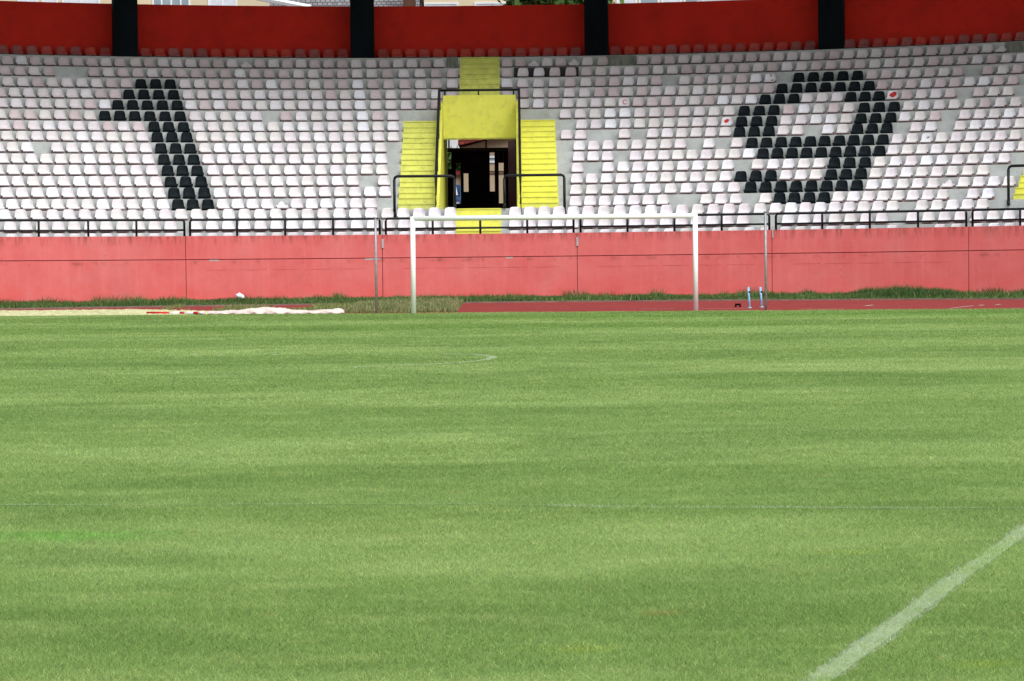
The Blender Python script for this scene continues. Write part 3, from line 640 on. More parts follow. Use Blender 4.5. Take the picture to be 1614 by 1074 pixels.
# rows: (first x, last x, count, kind, special{index: kind}) in picture columns, front row = 0
W_, B_, R_, = 'w', 'b', 'r'
def reg(x0, x1, sp): return (x0, x1, int(round((x1 - x0) / sp)) + 1, W_)
ROWS = {
 17: [(5, 166, 8, R_), (230.5, 540, 15, R_), (604.3, 907.2, 15, R_), (970.3, 1276, 15, R_), (1339, 1608, 13, R_)],
 16: [(12.4, 189.6, 9, W_), (214.4, 561.5, 17, W_, {8: 'x'}), (585, 692, 6, W_), (799.2, 925.7, 7, W_, {2: 'x', 5: 'x'}), (949.7, 949.7, 1, W_), (1012.4, 1290.8, 14, W_), (1315, 1577, 13, W_, {12: 'x'})],
 15: [(8.7, 78, 4, W_), (148.7, 586, 20, W_), (611, 713, 5, W_), (799.2, 899.4, 5, W_), (924, 1240, 15, W_), (1262.8, 1609, 16, W_)],
 14: [(13.6, 199.5, 9, W_), (223, 269, 3, B_), (292.4, 564, 13, W_, {12: 'w6'}), (588, 713, 6, W_), (799, 923.2, 6, W_), (946.2, 1034.2, 5, W_), (1078.6, 1213.2, 7, W_, {6: 'g2', 5: 'w6'}), (1258.6, 1351, 5, B_), (1373.9, 1509.4, 7, W_), (1556.5, 1603, 3, W_)],
 13: [(1.2, 182, 9, W_), (204, 274.3, 4, B_), (297.4, 567, 13, W_, {12: 'w6'}), (592.4, 712, 6, W_), (800, 921.2, 6, W_), (945, 1210.7, 13, W_), (1232.2, 1369, 7, B_), (1390, 1595.6, 10, W_)],
 12: [(3.7, 166, 8, W_, {7: 'w6'}), (186.6, 280, 5, B_), (301.5, 568, 13, W_, {12: 'w6', 10: 'w2'}), (592.4, 688, 5, W_), (825, 872.3, 3, W_), (894.7, 1183.4, 14, W_, {4: 'gC', 13: 'w6'}), (1205.7, 1250.3, 3, B_), (1271.5, 1318.6, 3, W_), (1340.4, 1384.5, 3, B_), (1406, 1406, 1, 'gR'), (1428.4, 1497.3, 4, W_), (1542.4, 1588.2, 3, W_)],
 11: [(1.2, 142.5, 7, W_), (166, 284.5, 6, B_), (308.4, 404, 5, W_), (451.2, 619.7, 8, W_, {5: 'w6'}), (891, 1148.7, 12, W_, {3: 'w6', 4: 'w6'}), (1172.8, 1219.4, 3, B_), (1242.7, 1337, 5, W_), (1361.5, 1408.5, 3, B_), (1431.3, 1600, 8, W_)],
 10: [(7.4, 219.3, 10, W_), (243.6, 290, 3, B_), (313.5, 619.7, 14, W_, {11: 'w6'}), (916.5, 1145, 11, W_, {10: 'gS'}), (1168.5, 1215.6, 3, B_), (1238.4, 1333, 5, W_), (1356, 1402.8, 3, B_), (1425.4, 1473, 3, W_), (1520, 1613, 5, W_)],
 9: [(12.4, 225, 10, W_), (248.6, 295, 3, B_), (318.5, 620.2, 14, W_), (893, 915, 2, W_), (984, 984, 1, W_), (1028.5, 1142.5, 6, W_), (1165.3, 1211.4, 3, B_), (1234, 1256.7, 2, W_), (1304.5, 1327.5, 2, W_), (1350.3, 1396.9, 3, B_), (1443.2, 1466.3, 2, W_), (1512.6, 1606.8, 5, W_)],
 8: [(-2, 44, 3, W_), (91.2, 230.5, 7, W_), (254.5, 300.6, 3, B_), (323.8, 600, 13, W_), (912.8, 1071.9, 8, W_), (1117, 1117, 1, W_), (1161, 1161, 1, W_), (1184.7, 1390.7, 10, B_), (1413.5, 1599.4, 9, W_, {2: 'gD'})],
 7: [(5, 234.2, 11, W_), (259.5, 306, 3, B_), (329, 601, 13, W_), (912, 957.4, 3, W_), (1001.3, 1179.7, 9, W_), (1202, 1385, 9, B_), (1406.8, 1612, 10, W_)],
 6: [(-3, 240, 11, W_), (265.2, 311.5, 3, B_), (336.8, 602.4, 12, W_), (910, 910, 1, W_), (958.4, 1146.7, 9, W_), (1193.8, 1290.3, 5, W_), (1313.9, 1362.7, 3, B_), (1386.2, 1581.5, 9, W_)],
 5: [(5, 246.6, 11, W_), (270, 317.7, 3, B_), (342, 556.5, 10, W_), (605.3, 605.3, 1, W_), (909, 1143.3, 11, W_), (1166.8, 1214.4, 3, B_), (1238, 1285, 3, W_), (1309, 1356, 3, B_), (1379.5, 1548.6, 8, W_)],
 4: [(12, 251.5, 11, W_), (275, 322.7, 3, B_), (347, 607.3, 12, W_), (907.8, 1156.2, 11, W_), (1182.2, 1349.8, 8, B_), (1373.9, 1589.5, 10, W_, {5: 'x2'})],
 3: [(-3, 257.7, 12, W_), (281.3, 328.4, 3, B_), (352, 584.5, 11, W_, {4: 'x2'}), (907, 1044.6, 7, W_), (1112.8, 1159.4, 3, W_), (1205.7, 1205.7, 1, W_), (1228, 1297.8, 4, B_), (1320.6, 1484.9, 8, W_), (1532.5, 1556, 2, W_)],
 2: [(8.7, 261.5, 11, W_), (286.2, 585, 13, W_), (611, 710, 5, W_), (812, 903.4, 5, W_), (927, 1222, 13, W_), (1246, 1406, 8, W_), (1452, 1547.3, 5, W_)],
 1: [(17.3, 270, 11, W_), (310, 588, 12, W_), (613, 709, 5, W_), (812, 902, 5, W_), (928, 1170, 11, W_), (1241.3, 1388.7, 7, W_), (1437, 1512.6, 4, W_), (1538.7, 1614, 4, W_)],
 0: [(20, 270, 11, W_), (311, 590, 12, W_), (614, 710, 5, W_), (812, 902, 5, W_), (928, 1206, 12, W_), (1237, 1356, 6, W_), (1405, 1405, 1, W_), (1480, 1506, 2, W_), (1540, 1614, 4, W_)],
}
ordn = ['zeroth', 'first', 'second', 'third', 'fourth', 'fifth', 'sixth', 'seventh', 'eighth', 'ninth', 'tenth', 'eleventh', 'twelfth', 'thirteenth', 'fourteenth', 'fifteenth', 'sixteenth', 'seventeenth', 'eighteenth', 'nineteenth', 'twentieth']
def nth(n_):
    if n_ <= 20: return ordn[n_]
    return '%d%s' % (n_, {1: 'st', 2: 'nd', 3: 'rd'}.get(n_ % 10, 'th') if n_ // 10 != 1 else 'th')
allseats = []      # (k, px, kind, index left/right)
for k, segs in ROWS.items():
    row = []
    for s in segs:
        x0, x1, n_, kd = s[:4]; sp = s[4] if len(s) > 4 else {}
        for i in range(n_): row.append((x0 + (x1 - x0) * i / max(1, n_ - 1), sp.get(i, kd)))
    row.sort(); left = [r for r in row if r[0] < 757][::-1]; right = [r for r in row if r[0] >= 757]
    for side, lst in (('left', left), ('right', right)):
        for i, (x, kd) in enumerate(lst): allseats.append(dict(k=k, x=x, kd=kd, side=side, i=i + 1))
def place(k, x, jit=True):
    r = RK(k); z = ZK[k]; ph = phi_at(x, r - 0.1, z + 0.15); p = PS(ph, r, z)
    j = random.uniform(-0.006, 0.006) if jit else 0
    return Vector((p.x, p.y, p.z + j)), -ph + (random.uniform(-0.035, 0.035) if jit else 0)
def seat_obj(me, s, label, cat, group, name='stadium_seat'):
    p, rz = place(s['k'], s['x']); o = bpy.data.objects.new(name, me); C.objects.link(o)
    o.location = p; o.rotation_euler = (random.uniform(-0.02, 0.02), random.uniform(-0.015, 0.015), rz); return tag(o, label, cat, group)
def mark(parent, kind):
    bm = bmesh.new(); y = lambda x, z: 0.158 + (z - 0.15) * 0.22 - 0.05 * abs(x / 0.17) ** 4 - 0.006
    def quad(a, c_, w):
        d = Vector((c_[0] - a[0], c_[1] - a[1])); nn = Vector((-d.y, d.x)).normalized() * w
        bm.faces.new([bm.verts.new((u, y(u, v), v)) for u, v in ((a[0] + nn.x, a[1] + nn.y), (c_[0] + nn.x, c_[1] + nn.y), (c_[0] - nn.x, c_[1] - nn.y), (a[0] - nn.x, a[1] - nn.y))])
    mat = M['red_paint']
    if kind == 'gC':
        pts = [(0.03 + 0.075 * math.cos(a), 0.2 + 0.075 * math.sin(a)) for a in [math.radians(v) for v in range(40, 325, 30)]]
        for a, c_ in zip(pts, pts[1:]): quad(a, c_, 0.013)
    elif kind == 'g2':
        pts = [(-0.02, 0.29), (0.03, 0.31), (0.05, 0.27), (0.02, 0.24), (0.03, 0.22)]
        for a, c_ in zip(pts, pts[1:]): quad(a, c_, 0.012)
        mat = M['graffiti_dark']
    elif kind in ('gS', 'gR', 'gD'):
        n_ = 18; R0 = {'gS': 0.085, 'gR': 0.125, 'gD': 0.05}[kind]; cx, cz = {'gS': (-0.02, 0.2), 'gR': (0.0, 0.2), 'gD': (0.02, 0.2)}[kind]
        rs = random.Random(5); pts = []
        for i in range(n_):
            a = 2 * math.pi * i / n_; rr = R0 * (0.75 + 0.3 * rs.random()); u, v = cx + rr * math.cos(a) + 0.25 * rr * math.sin(a), cz + rr * 0.85 * math.sin(a)
            pts.append(bm.verts.new((u, y(u, v), v)))
        cc = bm.verts.new((cx, y(cx, cz), cz))
        for i in range(n_): bm.faces.new((pts[i], pts[(i + 1) % n_], cc))
        if kind == 'gD': mat = simple('smudge', (0.25, 0.24, 0.24), 0.8)
    me = bpy.data.meshes.new('painted_mark'); bm.to_mesh(me); bm.free(); me.materials.append(mat)
    o = bpy.data.objects.new('painted_mark', me); C.objects.link(o); o.parent = parent
    if kind == 'g2':
        b2 = bmesh.new(); b2.faces.new([b2.verts.new((u, y(u, v) , v)) for u, v in ((0.0, 0.06), (0.13, 0.065), (0.12, 0.12), (0.04, 0.13))])
        me = bpy.data.meshes.new('painted_mark'); b2.to_mesh(me); b2.free(); me.materials.append(M['red_paint']); o = bpy.data.objects.new('painted_mark', me); C.objects.link(o); o.parent = parent
white = [s for s in allseats if s['kd'][0] in 'wx']
white.sort(key=lambda s: (1 if s['k'] == 0 else 0, s['k'], abs(s['x'] - 807)))
single = set(id(s) for s in white[:292])
rest = []
G1 = 'white plastic seats in rows on the terrace'; rl = {17: 'top row'}
digit_rows = {}
for s in allseats:
    if s['kd'] == 'b': digit_rows.setdefault((s['k'], s['x'] > 757), []).append(s)
for (k, nine), lst in digit_rows.items():
    lst.sort(key=lambda s: s['x']); top = 15 - k
    for i, s in enumerate(lst):
        seat_obj(BK, s, 'black seat of the digit %s, %s row from its top, %s from the left' % ('nine' if nine else 'one', nth(top), nth(i + 1)), 'seat', 'black seats forming the digit ' + ('nine' if nine else 'one'), 'black_stadium_seat')
for s in allseats:
    kd = s['kd']; rn = 'bottom row' if s['k'] == 0 else nth(s['k'] + 1) + ' row from the bottom'
    if kd == 'b': continue
    if kd == 'r':
        seat_obj(random.choice(RD), s, 'dull red seat in the top row, %s %s of the centre stairs' % (nth(s['i']), s['side']), 'seat', 'dull red seats along the rear wall', 'red_stadium_seat'); continue
    if kd[0] == 'g':
        lab = {'gC': 'white seat with a small red letter C painted on its back', 'g2': 'white seat with dark scribble and red blot left of the digit 9 top', 'gS': 'white seat with red paint smear left of the digit 9',
               'gR': 'seat splashed red, touching the upper right of the digit 9', 'gD': 'white seat with a grey smudge right of the digit 9'}[kd]
        o = seat_obj(WH[2], s, lab, 'seat', G1); mark(o, kd); continue
    if kd[0] == 'x': me = BR
    elif kd in ('w6', 'w2'): me = WH[int(kd[1])]
    else:
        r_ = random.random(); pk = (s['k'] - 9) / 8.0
        me = WH[random.choice((7, 8, 7, 4))] if random.random() < pk else WH[[0, 1, 3, 4, 5, 2][min(5, int(r_ * 6.5))] if r_ < 0.97 else 6]  # pinker tints on upper rows put red bounce light into the colour
    if id(s) in single or kd[0] == 'x':
        near = 'yellow stairs' if (s['k'] <= 2 or s['k'] > 11) else 'doorway'
        seat_obj(me, s, ('chipped ' if kd[0] == 'x' else '') + 'white seat, %s, %s %s of the %s' % (rn, nth(s['i']), s['side'], near), 'seat', G1)
    else: rest.append((me, s['k'], s['x']))
# seats just outside the frame continue the rows
for k in range(18):
    for s0, d in ((-18, -1), (1634, 1)):
        for i in range(7):
            x = s0 + d * i * 23.2
            if k in (4, 5, 6, 7, 8, 9, 3) and d > 0: continue
            if k == 17 and (-210 < x < -140 or 1650 < x < 1715): continue
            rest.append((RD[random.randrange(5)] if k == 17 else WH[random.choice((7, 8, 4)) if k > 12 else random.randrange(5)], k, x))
bmr = {}
V_, F_, MI = [], [], []; mats_all = [M['white_seat%d' % i] for i in range(NW)] + [M['seat_under_shade']] + [M['red_seat%d' % i] for i in range(5)]; base = 0
tmpl = {}
def bake(name, lst, label):
    V_, F_, MI, base = [], [], [], 0
    for me, k, x in lst:
        if me.name not in tmpl:
            co = np.empty(len(me.vertices) * 3); me.vertices.foreach_get('co', co); tmpl[me.name] = (co.reshape(-1, 3), [tuple(p_.vertices) for p_ in me.polygons], [p_.material_index for p_ in me.polygons])
        co, fs, mi = tmpl[me.name]; p, rz = place(k, x); c_, s_ = math.cos(rz), math.sin(rz)
        q = co @ np.array([[c_, s_, 0], [-s_, c_, 0], [0, 0, 1]]) + np.array(p); V_.append(q)
        F_ += [tuple(v + base for v in f) for f in fs]; base += len(co)
        m0 = mats_all.index(me.materials[0]); MI += [m0 if v == 0 else NW for v in mi]
    me = bpy.data.meshes.new(name); me.from_pydata(np.concatenate(V_).tolist(), [], F_)
    for m_ in mats_all: me.materials.append(m_)
    me.polygons.foreach_set('material_index', MI); me.polygons.foreach_set('use_smooth', [True] * len(MI)); me.update()
    o = bpy.data.objects.new(name, me); C.objects.link(o); tag(o, label, 'seats', kind='stuff')
bake('stadium_seats', rest, 'remaining rows of pinkish white seats on the upper terrace')
# ---------------------------------------------------------------- goal
gl = empty('football_goal', G(873, 491), 'white football goal with two posts and crossbar and no net', 'goal')
pl_, pr_ = G(652.2, 494.4), G(1096.8, 489.4)
dl, dr = pl_.y, pr_.y; y_ = (dl + dr) / 2
tl, trr = at(649.6, 345, y_), at(1094.6, 340, y_); ztg = (tl.z + trr.z) / 2
pl_ = Vector((at(652, 493, y_ - 0.2).x, y_ - 0.2, 0)); pr_ = Vector((at(1096.8, 489, y_ + 0.15).x, y_ + 0.15, 0))
for p in (pl_, pr_):
    bm = bmesh.new(); tube(bm, [(p.x, p.y, -0.1), (p.x, p.y, ztg + 0.05)], 0.064, 16); put('post', bm, M['white_metal'], gl, True)
bm = bmesh.new(); tube(bm, [(pl_.x - 0.0, pl_.y, ztg), (pr_.x, pr_.y, ztg)], 0.064, 16); put('crossbar', bm, M['white_metal'], gl, True)
bm = bmesh.new(); tube(bm, [(pl_.x + 0.06, pl_.y + 0.05, ztg - 0.055), (pr_.x - 0.06, pr_.y + 0.05, ztg - 0.055)], 0.012, 6); put('net_rail', bm, M['grey_metal'], gl, True)
for (xb_, yb_, xt_, yt_, lab) in ((593.5, 494, 590.6, 344.5, 'thin grey net pole left of the white goal'), (1207.5, 489.5, 1205.8, 335, 'thin grey net pole right of the white goal')):
    p = G(xb_, yb_); tp = at(xt_, yt_, p.y)
    t = empty('net_pole', p, lab, 'pole', 'grey net poles beside the goal'); bm = bmesh.new(); tube(bm, [(p.x, p.y, -0.1), (p.x, p.y, tp.z)], 0.031, 10); put('pole', bm, M['grey_metal'], t, True)
    bm = bmesh.new(); tube(bm, [(p.x, p.y, tp.z + 0.001), (p.x, p.y, tp.z + 0.03)], 0.040, 10); tube(bm, [(p.x, p.y, tp.z - 0.05), (p.x + 0.09, p.y, tp.z - 0.03)], 0.012, 6); put('cap', bm, M['grey_metal'], t, True)
for xb_, yb_, lab in ((1181.5, 486.0, 'short light blue post, left one of the pair by the net pole'), (1200.5, 485.0, 'short light blue post, right one beside the net pole')):
    p = G(xb_, yb_); t = empty('short_post', p, lab, 'post', 'pair of blue posts'); bm = bmesh.new(); tp = at(xb_ - 2, 452.5, p.y)
    tube(bm, [(p.x, p.y, -0.02), (tp.x, p.y, tp.z)], 0.030, 10); put('tube', bm, M['blue_post'], t, True)
    bm = bmesh.new(); tube(bm, [(p.x, p.y, -0.02), (p.x, p.y, 0.03)], 0.06, 10); put('foot', bm, M['grey_metal'], t, True)
    bm = bmesh.new(); zz = tp.z * 0.72; tube(bm, [(p.x - 0.01, p.y - 0.002, zz), (p.x - 0.01, p.y - 0.002, zz + 0.05)], 0.033, 10); put('band', bm, M['graffiti_dark'], t, True)
p = G(1163, 484); t = empty('drain_box', p, 'small dark metal box lying on the track near the blue posts', 'box')
bm = bmesh.new(); box(bm, p.x - 0.07, p.x + 0.07, p.y - 0.1, p.y + 0.1, 0.04, 0.09); put('lid', bm, M['dark'], t)
for sx in (-0.06, 0.06):
    bm = bmesh.new(); box(bm, p.x + sx - 0.02, p.x + sx + 0.02, p.y - 0.08, p.y + 0.08, 0, 0.039); put('foot', bm, M['dark'], t)
# tarp roll lying along the pitch edge
bm = bmesh.new(); N1, N2 = 90, 12; rows = []
hgt = [(0, 0.03), (0.12, 0.06), (0.3, 0.075), (0.42, 0.10), (0.52, 0.155), (0.62, 0.155), (0.70, 0.10), (0.8, 0.07), (0.9, 0.095), (0.97, 0.12), (1.0, 0.08)]
def lerp_t(t, tab):
    for (a, va), (c_, vc) in zip(tab, tab[1:]):
        if a <= t <= c_: return va + (vc - va) * (t - a) / (c_ - a)
    return tab[-1][1]
A0, A1 = G(262, 496), G(541, 494.5)
for i in range(N1 + 1):
    t_ = i / N1; c0 = A0.lerp(A1, t_); h_ = lerp_t(t_, hgt); row = []
    for j in range(N2 + 1):
        a = math.pi * j / N2; n__ = 1 + 0.16 * math.sin(i * 0.9 + j * 1.7) * math.sin(j * 1.1 + i * .23)
        row.append(bm.verts.new((c0.x, c0.y + 0.35 - math.cos(a) * (0.16 + h_) * n__, 0.005 + math.sin(a) * h_ * n__)))
    rows.append(row)
for a, c_ in zip(rows, rows[1:]):
    for j in range(N2): bm.faces.new((a[j], a[j + 1], c_[j + 1], c_[j]))
bm.faces.new(rows[0]); bm.faces.new(rows[-1])
tag(put('tarp', bm, M['tarp'], None, True), 'long crumpled pinkish white tarp rolled up along the pitch edge', 'tarp')
# red and white barrier pole lying in front of the sand
A0, A1 = G(232, 496.0), G(322, 495.8); t = empty('barrier_pole', A0, 'red and white striped pole lying beside the sand and tarp', 'pole')
cuts = [0, 0.40, 0.58, 0.66, 0.82, 0.90, 1.0]
for i, (a, c_) in enumerate(zip(cuts, cuts[1:])):
    bm = bmesh.new(); tube(bm, [A0.lerp(A1, a + 0.001) + Vector((0, -0.05, 0.04)), A0.lerp(A1, c_ - 0.001) + Vector((0, -0.05, 0.04))], 0.035, 10)
    put('stripe', bm, M['red_paint'] if i % 2 == 0 else M['white_plastic'], t, True)
p = PS(phi_at(379, 44.0, 0.1), 44.0, 0.0, True); p = Vector((p.x, p.y, at(379, 469.5, p.y).z)); bm = bmesh.new()
bmesh.ops.create_icosphere(bm, subdivisions=3, radius=1.0)
for v in bm.verts:
    d = v.co.copy(); nn = 1 + 0.12 * math.sin(5 * d.x + 3 * d.z) + 0.08 * math.sin(9 * d.y); v.co = Vector((d.x * 0.13 * nn, d.y * 0.09, max(-0.07, (d.z * 0.085 - d.x * 0.03) * nn))) + Vector((p.x, p.y, p.z + 0.05))
tag(put('plastic_bag', bm, M['white_plastic'], None, True), 'small white plastic bag caught in the weeds below the wall', 'bag')
# ---------------------------------------------------------------- behind the stand
bm = bmesh.new(); n_ = 1; vs = [bm.verts.new(v) for v in ((-120, YB + 6.6, 2.62), (120, YB + 6.6, 2.62), (120, 500, 3.0), (-120, 500, 3.0))]; bm.faces.new(vs)
put('yard', bm, M['yard'])['kind'] = 'structure'
def window(parent, x0, x1, y, z0, z1, blind=False, nd=2):
    bm = bmesh.new(); w = 0.09
    box(bm, x0, x0 + w, y - 0.05, y + 0.03, z0, z1); box(bm, x1 - w, x1, y - 0.05, y + 0.03, z0, z1); box(bm, x0 + w, x1 - w, y - 0.05, y + 0.03, z0, z0 + w); box(bm, x0 + w, x1 - w, y - 0.05, y + 0.03, z1 - w, z1)
    for i in range(1, nd):
        xx = x0 + (x1 - x0) * i / nd; box(bm, xx - 0.04, xx + 0.04, y - 0.045, y + 0.03, z0 + w, z1 - w)
    f = put('window', bm, M['white_frame'], parent)
    bm = bmesh.new(); box(bm, x0 + w, x1 - w, y - 0.02, y + 0.02, z0 + w, z1 - w)
    pn = put('pane', bm, M['blind'] if blind else M['glass'])
    pn.parent = f
    bm2 = None
def house(name, X0, X1, Yf, zb, ztop_, wallm, label, wins, roof=None, cat='building'):
    h = empty(name, ((X0 + X1) / 2, Yf, zb), label, cat)
    bm = bmesh.new(); box(bm, X0, X1, Yf, Yf + 9, zb, ztop_); put('wall', bm, wallm, h)
    for w in wins:
        bm = bmesh.new(); f = None
        window_rel(h, *w)
    if roof:
        rm, over, rise = roof; bm = bmesh.new()
        prof = [(Yf - over, ztop_ + 0.002), (Yf + 4.5, ztop_ + rise), (Yf + 9 + over, ztop_ + 0.002), (Yf + 9 + over, ztop_ + 0.25), (Yf + 4.5, ztop_ + rise + 0.25), (Yf - over, ztop_ + 0.25)]
        va = [bm.verts.new((X0 - over, y, z)) for y, z in prof]; vb = [bm.verts.new((X1 + over, y, z)) for y, z in prof]
        for i in range(6): bm.faces.new((va[i], va[(i + 1) % 6], vb[(i + 1) % 6], vb[i]))
        for v4 in (va, vb):
            bm.faces.new((v4[0], v4[1], v4[4], v4[5])); bm.faces.new((v4[1], v4[2], v4[3], v4[4]))
        put('roof', bm, rm, h)
    return h
def window_rel(h, x0, x1, y, z0, z1, blind=False, nd=2):
    bm = bmesh.new(); w = 0.09
    box(bm, x0, x0 + w, y - 0.05, y + 0.03, z0, z1); box(bm, x1 - w, x1, y - 0.05, y + 0.03, z0, z1); box(bm, x0 + w, x1 - w, y - 0.05, y + 0.03, z0, z0 + w); box(bm, x0 + w, x1 - w, y - 0.05, y + 0.03, z1 - w, z1)
    for i in range(1, nd):
        xx = x0 + (x1 - x0) * i / nd; box(bm, xx - 0.04, xx + 0.04, y - 0.045, y + 0.03, z0 + w, z1 - w)
    f = put('window', bm, M['white_frame'], h)
    bm = bmesh.new(); box(bm, x0 + w, x1 - w, y - 0.02, y + 0.02, z0 + w, z1 - w)
    for v in bm.verts: v.co -= h.location
    me = bpy.data.meshes.new('pane'); bm.to_mesh(me); bm.free(); me.materials.append(M['blind'] if blind else M['glass']); o = bpy.data.objects.new('pane', me); C.objects.link(o); o.parent = f
YH = 150.0
def hx(px, Y=YH): return at(px, 5, Y).x
def wz(px, y, Y=YH): return at(px, y, Y).z
zz = wz(700, 5)
house('apartment_building', hx(-260), hx(176), YH, 2.8, zz + 4, M['cream'], 'cream apartment building showing above the rear wall at the far left', [(hx(28), hx(60), YH, zz - 1.2, zz + 0.6, True, 2), (hx(66), hx(92), YH, zz - 1.0, zz + 1.0, True, 1), (hx(98), hx(158), YH, zz - 1.2, zz + 1.0, True, 2)])
house('apartment_building', hx(179), hx(452), YH + 2, 2.8, zz + 4, M['cream'], 'cream apartment building with white windows between the first two black pillars', [(hx(240, YH + 2), hx(300, YH + 2), YH + 2, zz - 1.0, zz + 1.2, False, 4), (hx(328, YH + 2), hx(374, YH + 2), YH + 2, zz - 1.0, zz + 0.9, True, 2)])
YT_ = 140.0
h = house('tiled_house', hx(446, YT_), hx(640, YT_), YT_, 2.8, wz(500, 12, YT_) - 0.4, M['beige'], 'beige house with grey tiled roof left of centre behind the rear wall', [], (M['tile_grey'], 0.6, 2.6))
bm = bmesh.new(); e0, e1 = at(425, 0, YT_ - 1.2), at(475, 9.6, YT_ - 1.2); tube(bm, [e0 + (e0 - e1) * 1.2, e1 + (e1 - e0) * 0.3], 0.14, 6); put('gable_board', bm, M['white_frame'], h)
bm = bmesh.new(); x_ = at(645, 5, YT_ - 1.0); box(bm, x_.x - 0.28, x_.x + 0.28, x_.y, x_.y + 0.3, 3, x_.z + 2); put('chimney', bm, M['brown'], h)
house('apartment_building', hx(657), hx(832), YH + 1, 2.8, zz + 4, M['cream'], 'cream apartment building with two shuttered windows above the yellow doorway', [(hx(666), hx(722), YH + 1, zz - 1.5, zz + 0.10, True, 1), (hx(747), hx(802), YH + 1, zz - 1.5, zz + 0.10, True, 1)])
house('apartment_building', hx(955), hx(1100), YH + 3, 2.8, zz + 4, M['cream'], 'pale building with a long window band right of the third black pillar', [(hx(975 + 36 * i), hx(1008 + 36 * i), YH + 3, zz - 1.4, zz + 1.0, i % 2 == 0, 1) for i in range(4)])
h = house('low_building', hx(1095, 130), hx(1640, 130), 130, 2.8, wz(1200, 0.5, 130) - 0.05, simple('brown_render', (0.20, 0.07, 0.06), 0.9), 'brown building with grey eave showing over the right rear wall', [])
bm = bmesh.new(); e0, e1 = at(1098, 4.2, 129.6), at(1292, 1.2, 129.6); tube(bm, [e0, e1 + (e1 - e0) * 0.5], 0.085, 8); put('gutter', bm, M['grey_metal'], h)
# small beige house seen through the doorway
YD = 134.0
h = empty('small_house', (at(770, 300, YD).x, YD, 2.7), 'small beige house with maroon roof seen through the doorway', 'house')
xa, xb = at(728, 300, YD).x, at(860, 300, YD).x
bm = bmesh.new(); pts = [(xa, 2.7), (xb, 2.7), (xb, at(860, 215, YD).z + 0.4), (at(775, 219, YD).x, at(775, 219, YD).z), (at(731, 232, YD).x, at(731, 232, YD).z), (xa, at(731, 232, YD).z)]
va = [bm.verts.new((x, YD, z)) for x, z in pts]; vb = [bm.verts.new((x, YD + 8, z)) for x, z in pts]; bm.faces.new(va); bm.faces.new(vb[::-1])
for i in range(6): bm.faces.new((va[i], va[(i + 1) % 6], vb[(i + 1) % 6], vb[i]))
put('wall', bm, M['beige'], h)
bm = bmesh.new(); e0, e1, e2 = at(722, 229, YD - 0.6), at(778, 217, YD - 0.6), at(880, 195, YD - 0.6)
prof = [(e0.x, e0.z), (e2.x, e2.z), (e2.x, e2.z + 0.8), (e0.x, e0.z + 0.28)]
va = [bm.verts.new((x, YD - 0.6, z)) for x, z in prof]; vb = [bm.verts.new((x, YD + 8.6, z)) for x, z in prof]; bm.faces.new(va); bm.faces.new(vb[::-1])
for i in range(4): bm.faces.new((va[i], va[(i + 1) % 4], vb[(i + 1) % 4], vb[i]))
put('roof', bm, M['tile_red'], h)
x0, x1 = at(771, 255, YD).x, at(782, 255, YD).x
window_rel(h, x0 - 0.1, x1 + 0.1, YD - 0.01, at(775, 257, YD).z, at(775, 246, YD).z, False, 1)
for yy in (272, 268.5):
    bm = bmesh.new(); z_ = at(780, yy + 2, YD).z; box(bm, at(768, yy, YD).x, xb, YD - 0.04, YD - 0.003, z_ - 0.02, z_ + 0.02); put('trim', bm, M['brown'], h)
bm = bmesh.new(); box(bm, at(716.5, 300, YD).x, xa - 0.004, YD + 0.3, YD + 5, 2.7, at(720, 276, YD).z); put('annex_wall', bm, M['beige'], h)
bm = bmesh.new(); box(bm, at(714, 300, YD).x, xa - 0.004, YD + 0.1, YD + 5.2, at(720, 276, YD).z + 0.002, at(720, 269, YD).z); put('annex_roof', bm, M['tile_red'], h)
# trees
t = empty('sky_stand_in', (at(712, 230, 146).x, 146, 2.8), 'pale wall standing in for sky at the upper left of the doorway opening', 'wall')
bm = bmesh.new(); box(bm, at(690, 230, 146).x, at(735, 230, 146).x, 146, 146.3, 2.8, 8.0); put('wall', bm, simple('pale_sky_wall', (0.78, 0.84, 0.92), 0.8), t)  # pale wall added to stand in for the patch of sky
bm = bmesh.new(); box(bm, at(690, 230, 146).x, at(735, 230, 146).x, 145.9, 146.4, 8.003, 8.1); put('coping', bm, M['kerb'], t)
LEAF = simple('foliage', (0.075, 0.15, 0.035), 0.7, 0.3, 0.55, 1.2)
def tree(p, hgt_, rad, label, seed, cz=None):
    t = empty('tree', p, label, 'tree', 'trees behind the stand'); rs = np.random.default_rng(seed); bm = bmesh.new()
    tube(bm, [p, p + Vector((0.1, 0, hgt_ * 0.45))], 0.16, 8)
    for i in range(5):
        a = i * 1.3; tube(bm, [p + Vector((0.1, 0, hgt_ * 0.44)), p + Vector((math.cos(a) * rad * 0.6, math.sin(a) * rad * 0.6, hgt_ * 0.8))], 0.07, 6)
    put('trunk', bm, M['bark'], t, True)
    nclu = 60; n__ = 9000; cc = rs.normal(size=(nclu, 3)); cc /= np.linalg.norm(cc, axis=1)[:, None]; cc *= (rs.random(nclu) ** 0.4)[:, None] * np.array([rad, rad, rad * 0.85])
    idx = rs.integers(0, nclu, n__); q = cc[idx] + rs.normal(size=(n__, 3)) * rad * 0.13 + np.array([0, 0, hgt_ - rad * 0.85])
    a = rs.normal(size=(n__, 3)) * 0.11; b_ = rs.normal(size=(n__, 3)) * 0.11; V = np.stack([q - a, q + b_, q + a, q - b_], 1).reshape(-1, 3)
    me = bpy.data.meshes.new('crown'); me.from_pydata(V.tolist(), [], [(4 * i, 4 * i + 1, 4 * i + 2, 4 * i + 3) for i in range(n__)]); me.materials.append(LEAF)
    o = bpy.data.objects.new('crown', me); C.objects.link(o); o.parent = t
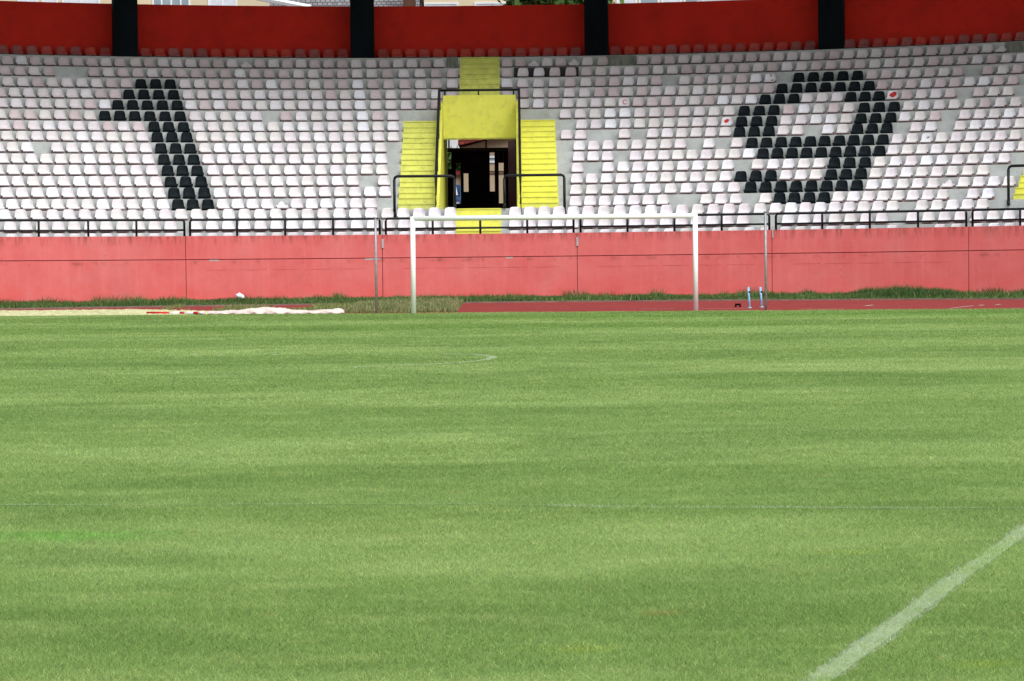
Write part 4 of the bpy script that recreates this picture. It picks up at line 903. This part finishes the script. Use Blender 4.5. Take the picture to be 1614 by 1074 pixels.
tree(Vector((at(878, 5, 143).x, 143, 2.8)), 12.4, 2.3, 'green tree showing above the rear wall between buildings', 1)
tree(Vector((at(717, 260, 140).x, 140, 2.7)), 2.75, 0.9, 'green bush-like tree seen through the left slots of the gate', 2)
tree(Vector((at(700, 260, 141).x, 141, 2.7)), 2.8, 1.1, 'green tree behind the doorway, left of the small house', 3)
# parked car behind the doorway
pc = Vector((at(695, 320, 125).x, 125, 2.64)); car = empty('parked_car', pc, 'blue parked car seen through the second slot of the gate', 'car')
bm = bmesh.new(); prof = [(-2.1, 0.28), (-2.15, 0.62), (-2.0, 0.78), (-1.1, 0.92), (-0.45, 1.40), (0.9, 1.42), (1.6, 0.98), (2.05, 0.92), (2.12, 0.55), (2.08, 0.28)]
va = [bm.verts.new((pc.x - 0.82, pc.y + y, pc.z + z)) for y, z in prof]; vb = [bm.verts.new((pc.x + 0.82, pc.y + y, pc.z + z)) for y, z in prof]
bm.faces.new(va); bm.faces.new(vb[::-1])
for i in range(len(prof)): bm.faces.new((va[i], va[(i + 1) % 10], vb[(i + 1) % 10], vb[i]))
bmesh.ops.bevel(bm, geom=bm.edges[:], offset=0.05, segments=2, affect='EDGES'); put('body', bm, M['blue_car'], car, True)
bm = bmesh.new(); vs = [bm.verts.new((pc.x + sx, pc.y + y - 0.025, pc.z + z + 0.03)) for sx, y, z in ((-0.7, -1.05, 0.95), (0.7, -1.05, 0.95), (0.62, -0.5, 1.34), (-0.62, -0.5, 1.34))]; bm.faces.new(vs); put('windscreen', bm, M['lamp'], car)
for sx in (-1, 1):
    bm = bmesh.new(); box(bm, pc.x + sx * 0.62 - 0.15, pc.x + sx * 0.62 + 0.15, pc.y - 2.17, pc.y - 2.1, pc.z + 0.55, pc.z + 0.70); put('headlight', bm, M['lamp'], car)
    for yy in (-1.3, 1.3):
        bm = bmesh.new(); tube(bm, [(pc.x + sx * 0.66, pc.y + yy, pc.z + 0.31), (pc.x + sx * 0.86, pc.y + yy, pc.z + 0.31)], 0.31, 20); put('wheel', bm, M['tyre'], car, True)
# ---------------------------------------------------------------- light
world = bpy.data.worlds.new('World'); scene.world = world; world.use_nodes = True
N, L = world.node_tree.nodes, world.node_tree.links; bg = N['Background']
sky = N.new('ShaderNodeTexSky'); sky.sky_type = 'NISHITA'; sky.sun_disc = False
EL, AZ = math.radians(52), math.radians(150)     # azimuth clockwise from +Y
sky.sun_elevation = EL; sky.sun_rotation = AZ; sky.air_density = 1.0; sky.dust_density = 3.0
hs = N.new('ShaderNodeHueSaturation'); hs.inputs['Saturation'].default_value = 0.30; L.new(sky.outputs[0], hs.inputs['Color'])
L.new(hs.outputs[0], bg.inputs[0]); bg.inputs[1].default_value = 0.15
sd = bpy.data.lights.new('sun', 'SUN'); sd.energy = 2.6; sd.angle = math.radians(55); sd.color = (1.0, 0.975, 0.94)
so = bpy.data.objects.new('sun', sd); C.objects.link(so)
dirv = Vector((math.sin(AZ) * math.cos(EL), math.cos(AZ) * math.cos(EL), math.sin(EL)))
so.rotation_euler = dirv.to_track_quat('Z', 'Y').to_euler()
scene.view_settings.view_transform = 'Standard'; scene.view_settings.look = 'None'; scene.view_settings.exposure = 0
